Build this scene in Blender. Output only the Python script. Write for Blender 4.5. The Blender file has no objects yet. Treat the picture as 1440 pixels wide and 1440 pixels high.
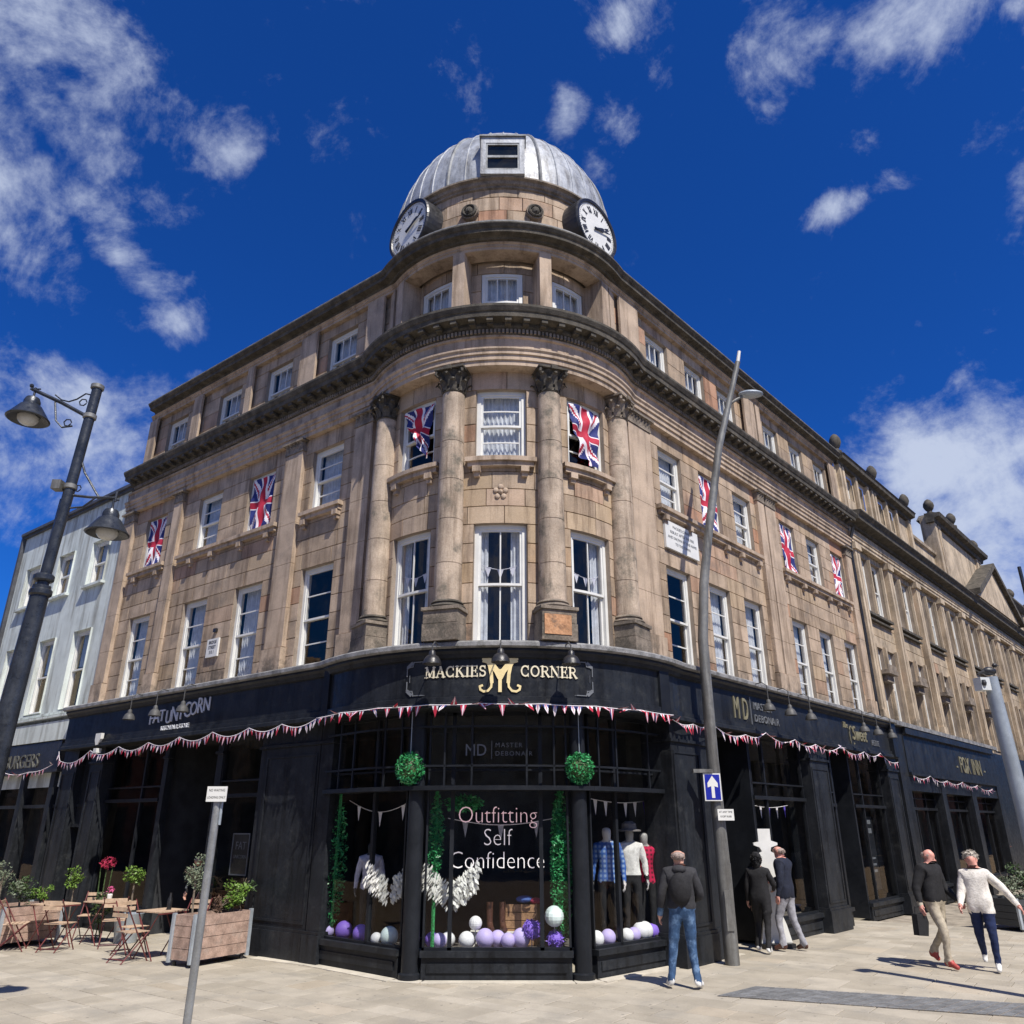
import bpy, math, random
from mathutils import Vector
rad = math.radians
random.seed(7)
sc = bpy.context.scene

# ------------------------------------------------------------------ camera, sky, sun, exposure
EYE = 2.1
PITCH = math.atan(.4)
cam_d = bpy.data.cameras.new('camera'); cam = bpy.data.objects.new('camera', cam_d)
sc.collection.objects.link(cam); sc.camera = cam
cam_d.sensor_width = 36; cam_d.lens = 36 * 1100 / 1440; cam_d.clip_end = 3000; cam_d.clip_start = .05
cam.location = (0, 0, EYE); cam.rotation_euler = (math.pi / 2 + PITCH, 0, 0)

SUN_AZ = (.5, -.866); SUN_EL = rad(55)
sv = Vector((SUN_AZ[0] * math.cos(SUN_EL), SUN_AZ[1] * math.cos(SUN_EL), math.sin(SUN_EL)))
sd = bpy.data.lights.new('sun', 'SUN'); sd.energy = 5.0; sd.angle = rad(.53); sd.color = (1, .94, .85)
so = bpy.data.objects.new('sun', sd); sc.collection.objects.link(so)
so.rotation_euler = sv.to_track_quat('Z', 'Y').to_euler(); so.location = (0, 0, 60)

def sky_ray(u, v):
    a = (u - 720) / 1100; b = (720 - v) / 1100; c, s = math.cos(PITCH), math.sin(PITCH)
    return Vector((a, c - b * s, s + b * c)).normalized()

w = bpy.data.worlds.new('World'); sc.world = w; w.use_nodes = True
nt = w.node_tree; N = nt.nodes; Lk = nt.links.new; N.clear()
def nd(t, **k):
    n = N.new(t)
    for a, b in k.items(): setattr(n, a, b)
    return n
out = nd('ShaderNodeOutputWorld'); bg = nd('ShaderNodeBackground'); Lk(bg.outputs[0], out.inputs[0])
sky = nd('ShaderNodeTexSky', sky_type='NISHITA'); sky.sun_disc = False
sky.sun_elevation = SUN_EL; sky.sun_rotation = math.atan2(SUN_AZ[0], SUN_AZ[1]); sky.altitude = 300
sky.air_density = 1.0; sky.dust_density = .25; sky.ozone_density = 3.0
tint = nd('ShaderNodeMix', data_type='RGBA', blend_type='MULTIPLY'); tint.inputs[0].default_value = 1
Lk(sky.outputs[0], tint.inputs[6]); tint.inputs[7].default_value = (.1, .5, 1.3, 1)
tc = nd('ShaderNodeTexCoord')
BLOBS = [(60, 40, 150, 100, 0, .95), (15, 290, 85, 170, 0, 1.25), (90, 190, 110, 60, -30, .8), (165, 345, 40, 105, 35, 1.25), (310, 215, 60, 40, 20, .9), (265, 285, 60, 22, 50, .65), (240, 455, 52, 32, 0, 1.4),
         (180, 455, 30, 20, -20, .8), (40, 560, 220, 75, 0, 1.15), (120, 640, 170, 80, 10, 1.1), (870, 35, 90, 30, 35, .85), (1095, 55, 72, 85, 0, 1.2), (1290, 15, 95, 58, 0, 1.15),
         (1190, 75, 70, 14, 30, .6), (800, 160, 30, 40, -30, 1.1), (868, 170, 34, 34, 40, 1.1), (848, 245, 16, 42, 30, .7), (1185, 287, 75, 22, 14, 1.3), (985, 405, 42, 30, 0, .5), (1150, 472, 40, 12, 10, .5),
         (1330, 650, 150, 95, 10, 1.7), (1400, 770, 200, 130, 0, 1.9), (1290, 740, 120, 60, 20, 1.0), (1215, 650, 60, 60, 0, .9), (1438, 262, 22, 45, 0, .9), (1436, 5, 24, 16, 0, 1), (370, 325, 34, 16, 0, .45)]
acc = None
for (u, v, a, b, ang, k) in BLOBS:
    c0 = sky_ray(u, v); t1 = sky_ray(u + 2 * math.cos(rad(ang)), v - 2 * math.sin(rad(ang))) - c0
    t2 = sky_ray(u + 2 * math.sin(rad(ang)), v + 2 * math.cos(rad(ang))) - c0
    t1 = t1 / t1.length; t2 = t2 / t2.length
    f = 1 / 1100 / math.sqrt(1 + ((u - 720) ** 2 + (v - 720) ** 2) / 1100 ** 2)
    sb = nd('ShaderNodeVectorMath', operation='SUBTRACT'); Lk(tc.outputs['Generated'], sb.inputs[0]); sb.inputs[1].default_value = c0
    d1 = nd('ShaderNodeVectorMath', operation='DOT_PRODUCT'); Lk(sb.outputs[0], d1.inputs[0]); d1.inputs[1].default_value = t1 / (a * f)
    d2 = nd('ShaderNodeVectorMath', operation='DOT_PRODUCT'); Lk(sb.outputs[0], d2.inputs[0]); d2.inputs[1].default_value = t2 / (b * f)
    cb = nd('ShaderNodeCombineXYZ'); Lk(d1.outputs['Value'], cb.inputs[0]); Lk(d2.outputs['Value'], cb.inputs[1])
    ln = nd('ShaderNodeVectorMath', operation='LENGTH'); Lk(cb.outputs[0], ln.inputs[0])
    mr = nd('ShaderNodeMapRange', interpolation_type='SMOOTHSTEP'); Lk(ln.outputs['Value'], mr.inputs[0])
    mr.inputs[1].default_value = .1; mr.inputs[2].default_value = 1.75; mr.inputs[3].default_value = k; mr.inputs[4].default_value = 0
    dt = nd('ShaderNodeVectorMath', operation='DOT_PRODUCT'); Lk(tc.outputs['Generated'], dt.inputs[0]); dt.inputs[1].default_value = c0
    gt = nd('ShaderNodeMath', operation='GREATER_THAN'); Lk(dt.outputs['Value'], gt.inputs[0]); gt.inputs[1].default_value = 0
    ml = nd('ShaderNodeMath', operation='MULTIPLY'); Lk(mr.outputs[0], ml.inputs[0]); Lk(gt.outputs[0], ml.inputs[1])
    if acc is None: acc = ml
    else:
        mx = nd('ShaderNodeMath', operation='MAXIMUM'); Lk(acc.outputs[0], mx.inputs[0]); Lk(ml.outputs[0], mx.inputs[1]); acc = mx
nz = nd('ShaderNodeTexNoise'); Lk(tc.outputs['Generated'], nz.inputs['Vector'])
nz.inputs['Scale'].default_value = 6.5; nz.inputs['Detail'].default_value = 9; nz.inputs['Roughness'].default_value = .68; nz.inputs['Distortion'].default_value = .45
nz2 = nd('ShaderNodeTexNoise'); Lk(tc.outputs['Generated'], nz2.inputs['Vector'])
nz2.inputs['Scale'].default_value = 15; nz2.inputs['Detail'].default_value = 8; nz2.inputs['Roughness'].default_value = .6; nz2.inputs['Distortion'].default_value = .3
m0 = nd('ShaderNodeMath', operation='MULTIPLY_ADD'); Lk(nz.outputs[0], m0.inputs[0]); m0.inputs[1].default_value = 3.8; m0.inputs[2].default_value = -3.62
m1 = nd('ShaderNodeMath', operation='MULTIPLY_ADD'); Lk(nz2.outputs[0], m1.inputs[0]); m1.inputs[1].default_value = 2.3; Lk(m0.outputs[0], m1.inputs[2])
sx = nd('ShaderNodeSeparateXYZ'); Lk(tc.outputs['Generated'], sx.inputs[0])      # clouds go on over the sky behind the camera
bh = nd('ShaderNodeMapRange', interpolation_type='SMOOTHSTEP'); Lk(sx.outputs[1], bh.inputs[0])
for i_, q_ in enumerate((.1, -.35, 0, .95)): bh.inputs[i_ + 1].default_value = q_
mb_ = nd('ShaderNodeMath', operation='MAXIMUM'); Lk(acc.outputs[0], mb_.inputs[0]); Lk(bh.outputs[0], mb_.inputs[1]); acc = mb_
nz3 = nd('ShaderNodeTexNoise'); Lk(tc.outputs['Generated'], nz3.inputs['Vector']); nz3.inputs['Scale'].default_value = 38; nz3.inputs['Detail'].default_value = 6; nz3.inputs['Roughness'].default_value = .65
m3 = nd('ShaderNodeMath', operation='MULTIPLY_ADD'); Lk(nz3.outputs[0], m3.inputs[0]); m3.inputs[1].default_value = 1.1; Lk(m1.outputs[0], m3.inputs[2]); m1 = m3
m2 = nd('ShaderNodeMath', operation='MULTIPLY_ADD'); Lk(acc.outputs[0], m2.inputs[0]); m2.inputs[1].default_value = 1.0; Lk(m1.outputs[0], m2.inputs[2])
cm = nd('ShaderNodeMapRange', interpolation_type='SMOOTHSTEP'); Lk(m2.outputs[0], cm.inputs[0])
cm.inputs[1].default_value = .3; cm.inputs[2].default_value = 2.1; cm.inputs[3].default_value = 0; cm.inputs[4].default_value = .9
cmix = nd('ShaderNodeMix', data_type='RGBA'); Lk(cm.outputs[0], cmix.inputs[0]); Lk(tint.outputs[2], cmix.inputs[6]); cmix.inputs[7].default_value = (6.6, 7.4, 9.2, 1)
Lk(cmix.outputs[2], bg.inputs[0]); bg.inputs[1].default_value = .075
sc.view_settings.view_transform = 'Standard'; sc.view_settings.look = 'None'; sc.view_settings.gamma = 1
sc.view_settings.use_curve_mapping = False; sc.view_settings.exposure = .26

# ------------------------------------------------------------------ materials
MATS = {}
def mat(name, col, rough=.6, metal=0, var=.15, scale=3, bump=.15, bscale=60, stain=None, rnd=0, streak=False, spec=.4, emit=None, fabric=None):
    if name in MATS: return MATS[name]
    m = bpy.data.materials.new(name); m.use_nodes = True; t = m.node_tree; ns = t.nodes; lk = t.links.new
    b = ns['Principled BSDF']; b.inputs['Roughness'].default_value = rough; b.inputs['Metallic'].default_value = metal
    b.inputs['Specular IOR Level'].default_value = spec
    g = ns.new('ShaderNodeNewGeometry'); pos = g.outputs['Position']
    def noise(sc_, det=5, vec=None, ro=.6):
        n = ns.new('ShaderNodeTexNoise'); lk(vec or pos, n.inputs['Vector']); n.inputs['Scale'].default_value = sc_; n.inputs['Detail'].default_value = det; n.inputs['Roughness'].default_value = ro
        return n.outputs[0]
    def remap(x, a, b2, c, d):
        n = ns.new('ShaderNodeMapRange'); lk(x, n.inputs[0]); n.interpolation_type = 'SMOOTHSTEP'
        for i, q in enumerate((a, b2, c, d)): n.inputs[i + 1].default_value = q
        return n.outputs[0]
    def mix(f, A, B, bt='MIX'):
        n = ns.new('ShaderNodeMix'); n.data_type = 'RGBA'; n.blend_type = bt
        if isinstance(f, (int, float)): n.inputs[0].default_value = f
        else: lk(f, n.inputs[0])
        for i, q in ((6, A), (7, B)):
            if isinstance(q, tuple): n.inputs[i].default_value = q + (1,)
            else: lk(q, n.inputs[i])
        return n.outputs[2]
    lo = tuple(c * (1 - var) for c in col); hi = tuple(min(1, c * (1 + var)) for c in col)
    cur = mix(remap(noise(scale), .3, .7, 0, 1), lo, hi)
    if rnd:
        at = ns.new('ShaderNodeAttribute'); at.attribute_name = 'rnd'; f = at.outputs['Fac']
        sep = ns.new('ShaderNodeSeparateColor'); lk(at.outputs['Color'], sep.inputs[0])
        cur = mix(remap(sep.outputs[0], 0, 1, 0, rnd), cur, mix(1.0, cur, (.66, .64, .6), 'MULTIPLY'))
        cur = mix(remap(sep.outputs[1], .8, 1.0, 0, .7), cur, (.42, .2, .115))
        cur = mix(remap(sep.outputs[2], .75, 1.0, 0, .55), cur, (.42, .31, .19))
    if streak:
        mp = ns.new('ShaderNodeMapping'); lk(pos, mp.inputs[0]); mp.inputs['Scale'].default_value = (2.2, 2.2, .2)
        s_ = remap(noise(2.2, 7, mp.outputs[0], .7), .44, .68, 0, .85)
        cur = mix(s_, cur, mix(1.0, cur, (.42, .39, .36), 'MULTIPLY'))
    if rnd and streak or name in ('sandstone_plain', 'column_stone', 'sooty_stone'):      # soot splashed up from the ledge over the shops
        sx_ = ns.new('ShaderNodeSeparateXYZ'); lk(pos, sx_.inputs[0]); zr = remap(sx_.outputs[2], 4.95, 5.7, 1, 0); nn = remap(noise(2.4, 6, None, .7), .42, .62, 0, .75)
        ml_ = ns.new('ShaderNodeMath'); ml_.operation = 'MULTIPLY'; lk(zr, ml_.inputs[0]); lk(nn, ml_.inputs[1]); cur = mix(ml_.outputs[0], cur, (.07, .062, .05))
    if stain:
        cur = mix(remap(noise(stain[2], 6, None, .68), stain[3] if len(stain) > 3 else .5, (stain[3] if len(stain) > 3 else .5) + .2, 0, stain[1]), cur, stain[0])
    fine = noise(bscale, 4)
    cur = mix(.35 * min(1, var * 3), cur, mix(remap(fine, .3, .7, 0, 1), (.25, .25, .25), (1, 1, 1)), 'SOFT_LIGHT')
    lk(cur, b.inputs['Base Color'])
    if bump:
        bp = ns.new('ShaderNodeBump'); bp.inputs['Strength'].default_value = bump; bp.inputs['Distance'].default_value = .02
        lk(fine, bp.inputs['Height']); lk(bp.outputs[0], b.inputs['Normal'])
    lk(remap(noise(scale * 4), .3, .7, max(.05, rough - .1), min(1, rough + .1)), b.inputs['Roughness'])
    if emit:
        b.inputs['Emission Color'].default_value = emit[0] + (1,); b.inputs['Emission Strength'].default_value = emit[1]
    MATS[name] = m; return m

def glassmat(name, tintc, refl, ior=1.5, wav=.015):
    m = bpy.data.materials.new(name); m.use_nodes = True; t = m.node_tree; ns = t.nodes; lk = t.links.new
    ns.remove(ns['Principled BSDF']); o = ns['Material Output']
    tr = ns.new('ShaderNodeBsdfTransparent'); tr.inputs[0].default_value = tintc + (1,)
    gl = ns.new('ShaderNodeBsdfGlossy'); gl.inputs['Roughness'].default_value = .02; gl.inputs[0].default_value = (.85, .7, .55, 1)
    g0 = ns.new('ShaderNodeNewGeometry'); dp_ = ns.new('ShaderNodeVectorMath'); dp_.operation = 'DOT_PRODUCT'; lk(g0.outputs['Normal'], dp_.inputs[0]); lk(g0.outputs['Incoming'], dp_.inputs[1])
    ab = ns.new('ShaderNodeMath'); ab.operation = 'ABSOLUTE'; lk(dp_.outputs['Value'], ab.inputs[0]); om = ns.new('ShaderNodeMath'); om.operation = 'SUBTRACT'; om.inputs[0].default_value = 1; lk(ab.outputs[0], om.inputs[1])
    pw = ns.new('ShaderNodeMath'); pw.operation = 'POWER'; lk(om.outputs[0], pw.inputs[0]); pw.inputs[1].default_value = 5
    fr = ns.new('ShaderNodeMath'); fr.operation = 'MULTIPLY_ADD'; lk(pw.outputs[0], fr.inputs[0]); fr.inputs[1].default_value = .94; fr.inputs[2].default_value = refl; fr.use_clamp = True
    g = ns.new('ShaderNodeNewGeometry'); n = ns.new('ShaderNodeTexNoise'); lk(g.outputs['Position'], n.inputs['Vector']); n.inputs['Scale'].default_value = 2.5
    bp = ns.new('ShaderNodeBump'); bp.inputs['Strength'].default_value = wav * 10; bp.inputs['Distance'].default_value = .02; lk(n.outputs[0], bp.inputs['Height']); lk(bp.outputs[0], gl.inputs['Normal'])
    a = ns.new('ShaderNodeMath'); a.operation = 'MULTIPLY_ADD'; lk(fr.outputs[0], a.inputs[0]); a.inputs[1].default_value = 1.0; a.inputs[2].default_value = 0
    mx = ns.new('ShaderNodeMixShader'); lk(a.outputs[0], mx.inputs[0]); lk(tr.outputs[0], mx.inputs[1]); lk(gl.outputs[0], mx.inputs[2]); lk(mx.outputs[0], o.inputs[0])
    MATS[name] = m; return m

STONE = mat('sandstone_ashlar', (.45, .345, .252), .85, var=.18, scale=2.2, bump=.25, bscale=45, rnd=.75, streak=True, stain=((.16, .135, .11), .6, 1.3, .52))
STONEP = mat('sandstone_plain', (.435, .335, .248), .85, var=.18, scale=1.7, bump=.25, bscale=45, streak=True, stain=((.13, .115, .1), .45, 1.3, .52))
STONEB = mat('buff_sandstone', (.48, .385, .275), .85, var=.2, scale=1.7, bump=.25, bscale=40, rnd=.5, streak=True, stain=((.13, .11, .08), .5, 1.2, .5))
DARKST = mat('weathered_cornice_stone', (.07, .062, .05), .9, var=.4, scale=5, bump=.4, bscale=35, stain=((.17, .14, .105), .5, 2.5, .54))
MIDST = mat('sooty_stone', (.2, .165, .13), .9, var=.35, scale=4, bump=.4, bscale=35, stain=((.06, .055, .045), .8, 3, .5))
COLST = mat('column_stone', (.42, .335, .255), .85, var=.25, scale=2, bump=.3, bscale=40, streak=True, stain=((.1, .095, .075), .85, 2.4, .49))
ORST = mat('orange_stone_block', (.4, .21, .11), .9, var=.3, scale=6, bump=.5, bscale=25, stain=((.1, .085, .07), .8, 4, .5))
MORTAR = mat('mortar', (.27, .22, .175), .95, var=.2, bump=.1)
WHITE = mat('white_painted_timber', (.68, .68, .65), .45, var=.06, bump=.05, stain=((.5, .5, .47), .4, 6, .6))
CURT = mat('net_curtain', (.7, .7, .71), .9, var=.15, scale=8)
BLIND = mat('white_blind', (.6, .62, .63), .8, var=.08)
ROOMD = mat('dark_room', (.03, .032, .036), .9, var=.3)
LEAD = mat('lead_sheet', (.33, .35, .38), .5, metal=.12, var=.22, scale=2.5, bump=.25, bscale=18, streak=True)
LEADD = mat('dull_lead', (.2, .21, .22), .6, metal=.2, var=.3, scale=4, streak=True)
NAVY = mat('navy_paint', (.019, .0215, .026), .42, var=.2, scale=2, bump=.08, bscale=25, spec=.18, streak=True, stain=((.05, .052, .05), .45, 4, .53))
NAVYD = mat('navy_paint_trim', (.0145, .0165, .0205), .4, var=.2, scale=2, bump=.05, spec=.18)
LEDGE = mat('ledge_lead_flashing', (.2, .2, .2), .6, var=.35, scale=5, bump=.3, stain=((.06, .06, .055), .8, 6, .5))
BLACK = mat('black_metal', (.02, .02, .022), .4, var=.3, spec=.5)
IRON = mat('dark_cast_iron', (.035, .04, .048), .35, metal=.4, var=.3, spec=.6)
GREYP = mat('galvanised_grey', (.2, .2, .19), .5, metal=.3, var=.15, bump=.05, streak=True)
STEEL = mat('light_grey_paint', (.3, .34, .38), .4, metal=.2, var=.1)
GOLD = mat('gold_leaf', (.78, .64, .34), .5, metal=.1, var=.1)
CREAM = mat('cream_lettering', (.72, .66, .5), .5, var=.05, bump=0)
DULLG = mat('dull_gold_lettering', (.2, .185, .12), .5, var=.1, bump=0)
SILVL = mat('pale_grey_lettering', (.6, .62, .66), .5, var=.08, bump=0)
GREYL = mat('grey_lettering', (.14, .15, .165), .5, var=.08, bump=0)
RED = mat('flag_red', (.42, .02, .05), .8, var=.1, bump=0)
FWHITE = mat('flag_white', (.78, .74, .78), .8, var=.05, bump=0)
BLUE = mat('flag_blue', (.02, .03, .16), .8, var=.1, bump=0)
PINK = mat('faded_pennant', (.36, .12, .18), .8, var=.3, scale=12, bump=0)
RENDER = mat('pale_green_render', (.6, .65, .62), .9, var=.08, scale=2, bump=.35, bscale=50, streak=True, stain=((.42, .47, .45), .5, 1.4, .5))
SLATE = mat('slate', (.06, .062, .07), .6, var=.3)
WOOD = mat('weathered_timber', (.36, .25, .2), .8, var=.3, scale=7, bump=.3, bscale=50, stain=((.24, .22, .2), .6, 3, .5))
TABLEW = mat('pale_timber_slats', (.5, .36, .25), .6, var=.2, scale=8)
REDMET = mat('oxblood_painted_metal', (.13, .035, .035), .4, var=.15)
ZINC = mat('zinc_bucket', (.42, .47, .52), .45, metal=.4, var=.15)
LEAF = mat('dark_leaf', (.05, .085, .03), .55, var=.5, scale=30, bump=0)
LEAFL = mat('bright_leaf', (.12, .21, .035), .5, var=.4, scale=30, bump=0)
LEAFG = mat('grey_olive_leaf', (.14, .17, .11), .6, var=.3, scale=30, bump=0)
PLAST = mat('artificial_leaf', (.035, .24, .08), .35, var=.6, scale=40, bump=0)
BARK = mat('bark', (.16, .13, .1), .9, var=.3, scale=20)
WFLOW = mat('white_blossom', (.72, .72, .68), .8, var=.1, scale=20, bump=0)
RFLOW = mat('crimson_petals', (.35, .02, .06), .7, var=.3, scale=20, bump=0)
SKIN = mat('skin', (.55, .3, .22), .5, var=.1, scale=20, bump=0)
BOXW = mat('wooden_crate', (.3, .17, .09), .7, var=.3, scale=9)
BRICKR = mat('red_brick', (.3, .13, .1), .9, var=.4, scale=7, bump=.3)
PAVE = mat('paving_sandstone', (.41, .37, .3), .85, var=.12, scale=1.6, bump=.2, bscale=40, rnd=.5, stain=((.25, .235, .205), .5, 1.3, .5))
PAVEJ = mat('paving_joint', (.27, .235, .185), .95, var=.3, scale=3)
def add_spots(m_, sc_, thr, colr, amt):
    t_ = m_.node_tree; ns = t_.nodes; bs = ns['Principled BSDF']; src = bs.inputs['Base Color'].links[0].from_socket
    v_ = ns.new('ShaderNodeTexVoronoi'); v_.inputs['Scale'].default_value = sc_; g_ = ns.new('ShaderNodeNewGeometry'); t_.links.new(g_.outputs['Position'], v_.inputs['Vector'])
    r_ = ns.new('ShaderNodeMapRange'); t_.links.new(v_.outputs['Distance'], r_.inputs[0]); r_.inputs[1].default_value = thr; r_.inputs[2].default_value = thr * .7; r_.inputs[3].default_value = 0; r_.inputs[4].default_value = amt
    n_ = ns.new('ShaderNodeTexNoise'); n_.inputs['Scale'].default_value = 1.7; t_.links.new(g_.outputs['Position'], n_.inputs['Vector']); q_ = ns.new('ShaderNodeMath'); q_.operation = 'GREATER_THAN'; t_.links.new(n_.outputs[0], q_.inputs[0]); q_.inputs[1].default_value = .5
    p_ = ns.new('ShaderNodeMath'); p_.operation = 'MULTIPLY'; t_.links.new(r_.outputs[0], p_.inputs[0]); t_.links.new(q_.outputs[0], p_.inputs[1])
    x_ = ns.new('ShaderNodeMix'); x_.data_type = 'RGBA'; t_.links.new(p_.outputs[0], x_.inputs[0]); t_.links.new(src, x_.inputs[6]); x_.inputs[7].default_value = colr + (1,); t_.links.new(x_.outputs[2], bs.inputs['Base Color'])
add_spots(PAVE, 5.5, .12, (.14, .13, .115), .8)
SETT = mat('grey_tactile_paving', (.17, .175, .18), .85, var=.25, scale=5, bump=.3, rnd=.4)
GL = glassmat('window_glass', (.82, .85, .88), .08)
GLS = glassmat('shop_glass', (.93, .95, .95), .03, wav=.004)
GLD = glassmat('dark_window_glass', (.35, .4, .45), .08)

# ------------------------------------------------------------------ object helpers
COL = sc.collection
def ws(o):
    p = Vector((0, 0, 0)); q = o
    while q: p += q.location; q = q.parent
    return p
def tag(o, label=None, cat=None, group=None, kind=None):
    for k, v in (('label', label), ('category', cat), ('group', group), ('kind', kind)):
        if v: o[k] = v
    return o
def thing(name, label, cat, loc=(0, 0, 0), rot=0, group=None):
    o = bpy.data.objects.new(name, None); COL.objects.link(o); o.location = loc; o.rotation_euler.z = rot; o.empty_display_size = .2
    return tag(o, label, cat, group)

class MB:
    def __init__(s): s.v = []; s.f = []; s.m = []; s.c = []; s.col = None
    def add(s, vs, fs, mi=0):
        n = len(s.v); s.v += [tuple(p) for p in vs]
        for f in fs: s.f.append(tuple(i + n for i in f)); s.m.append(mi); s.c.append(s.col)
    def build(s, name, mats, parent=None, smooth=False, origin=None, link=True):
        if not isinstance(mats, (list, tuple)): mats = [mats]
        if origin is not None: o0 = Vector(origin)
        elif parent is not None: o0 = None
        elif s.v:
            xs = [p[0] for p in s.v]; ys = [p[1] for p in s.v]; zs = [p[2] for p in s.v]
            o0 = Vector(((min(xs) + max(xs)) / 2, (min(ys) + max(ys)) / 2, min(zs)))
        else: o0 = Vector((0, 0, 0))
        off = ws(parent) if (parent is not None and o0 is None) else o0
        me = bpy.data.meshes.new(name); me.from_pydata([(p[0] - off.x, p[1] - off.y, p[2] - off.z) for p in s.v], [], s.f)
        for m in mats: me.materials.append(m)
        me.polygons.foreach_set('material_index', s.m)
        if smooth: me.polygons.foreach_set('use_smooth', [True] * len(s.f))
        if any(c is not None for c in s.c):
            at = me.color_attributes.new('rnd', 'FLOAT_COLOR', 'CORNER'); d = []
            for p, c in zip(me.polygons, s.c):
                c = c or (.3, .3, .3); d += [c[0], c[1], c[2], 1] * p.loop_total
            at.data.foreach_set('color', d)
        me.update()
        if smooth: me.set_sharp_from_angle(angle=rad(38))
        ob = bpy.data.objects.new(name, me); COL.objects.link(ob)
        if parent is not None:
            ob.parent = parent
            if o0 is not None: ob.location = o0 - ws(parent)
        else: ob.location = off
        return ob

class Fr:
    """a frame on the ground plan: x along the wall (seen from outside), y into it, z up; bend = radius of a curved wall whose centre is (ox, oy)"""
    def __init__(s, ox, oy, ang, bend=None): s.o = (ox, oy); s.c = math.cos(ang); s.s = math.sin(ang); s.a = ang; s.b = bend
    def p(s, x, y, z):
        if s.b:
            t = x / s.b; x, y = (s.b - y) * math.sin(t), -(s.b - y) * math.cos(t)
        return (s.o[0] + x * s.c - y * s.s, s.o[1] + x * s.s + y * s.c, z)
    def rot(s, x): return s.a + (x / s.b if s.b else 0)
ID = Fr(0, 0, 0)
class LB:
    """local frame of a window that sits on a curved wall"""
    def __init__(s, b): s.b = b
    def p(s, x, y, z): t = x / s.b; return ((s.b - y) * math.sin(t), s.b - (s.b - y) * math.cos(t), z)

def box(mb, fr, x0, x1, y0, y1, z0, z1, nx=1, mi=0):
    if getattr(fr, 'b', None) and nx == 1: nx = max(1, int(abs(x1 - x0) / .25) + 1)
    vs = []
    for i in range(nx + 1):
        x = x0 + (x1 - x0) * i / nx
        vs += [fr.p(x, y0, z0), fr.p(x, y1, z0), fr.p(x, y1, z1), fr.p(x, y0, z1)]
    fs = [(3, 2, 1, 0), tuple(4 * nx + k for k in (0, 1, 2, 3))]
    for i in range(nx):
        a = 4 * i; b = a + 4
        for k in range(4): fs.append((a + k, a + (k + 1) % 4, b + (k + 1) % 4, b + k))
    mb.add(vs, fs, mi)
def quad(mb, a, b, c, d, mi=0): mb.add([a, b, c, d], [(0, 1, 2, 3)], mi)
def lathe(mb, cx, cy, prof, n=20, mi=0, cap=True):
    vs = []; fs = []
    for r, z in prof:
        for k in range(n): a = 2 * math.pi * k / n; vs.append((cx + r * math.cos(a), cy + r * math.sin(a), z))
    for i in range(len(prof) - 1):
        for k in range(n): fs.append((i * n + k, i * n + (k + 1) % n, (i + 1) * n + (k + 1) % n, (i + 1) * n + k))
    if cap: fs += [tuple(range(n))[::-1], tuple((len(prof) - 1) * n + k for k in range(n))]
    mb.add(vs, fs, mi)
def tube(mb, pts, r, n=8, mi=0, cap=True):
    pts = [Vector(p) for p in pts]; rs = r if isinstance(r, (list, tuple)) else [r] * len(pts)
    vs = []; fs = []; up = None
    for i, p in enumerate(pts):
        d = (pts[min(i + 1, len(pts) - 1)] - pts[max(i - 1, 0)]).normalized()
        if up is None: up = Vector((0, 0, 1)) if abs(d.z) < .9 else Vector((1, 0, 0))
        u = d.cross(up).normalized(); up2 = u.cross(d).normalized(); up = up2
        for k in range(n): a = 2 * math.pi * k / n; vs.append(p + (u * math.cos(a) + up2 * math.sin(a)) * rs[i])
    for i in range(len(pts) - 1):
        for k in range(n): fs.append((i * n + k, i * n + (k + 1) % n, (i + 1) * n + (k + 1) % n, (i + 1) * n + k))
    if cap: fs += [tuple(range(n))[::-1], tuple((len(pts) - 1) * n + k for k in range(n))]
    mb.add(vs, fs, mi)
def ball(mb, c, r, nu=12, nv=8, sx=1, sy=1, sz=1, mi=0):
    vs = [(c[0], c[1], c[2] - r * sz)]; fs = []
    for j in range(1, nv):
        t = -math.pi / 2 + math.pi * j / nv
        for k in range(nu): a = 2 * math.pi * k / nu; vs.append((c[0] + r * sx * math.cos(t) * math.cos(a), c[1] + r * sy * math.cos(t) * math.sin(a), c[2] + r * sz * math.sin(t)))
    vs.append((c[0], c[1], c[2] + r * sz)); L = len(vs) - 1
    for k in range(nu):
        fs.append((0, 1 + (k + 1) % nu, 1 + k)); fs.append((L, L - nu + k, L - nu + (k + 1) % nu))
        for j in range(nv - 2): a = 1 + j * nu; fs.append((a + k, a + (k + 1) % nu, a + nu + (k + 1) % nu, a + nu + k))
    mb.add(vs, fs, mi)
def leaves(mb, c, rx, ry, rz, n, size, mi=0, shell=.55, rng=random):
    for _ in range(n):
        while True:
            p = Vector((rng.uniform(-1, 1), rng.uniform(-1, 1), rng.uniform(-1, 1)))
            if shell < p.length < 1 or (p.length < 1 and rng.random() < .15): break
        o = Vector(c) + Vector((p.x * rx, p.y * ry, p.z * rz)); s = size * rng.uniform(.6, 1.3)
        d = Vector((rng.gauss(0, 1), rng.gauss(0, 1), rng.gauss(0, .7) + .2)).normalized(); e = d.cross(Vector((rng.gauss(0, 1), rng.gauss(0, 1), rng.gauss(0, 1)))).normalized()
        mb.add([o - d * s, o + e * s * .4, o + d * s, o - e * s * .4], [(0, 1, 2, 3)], mi)
def copytree(o, parent=None):
    c = o.copy(); COL.objects.link(c); c.parent = parent
    for ch in list(o.children): copytree(ch, c)
    return c
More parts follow.
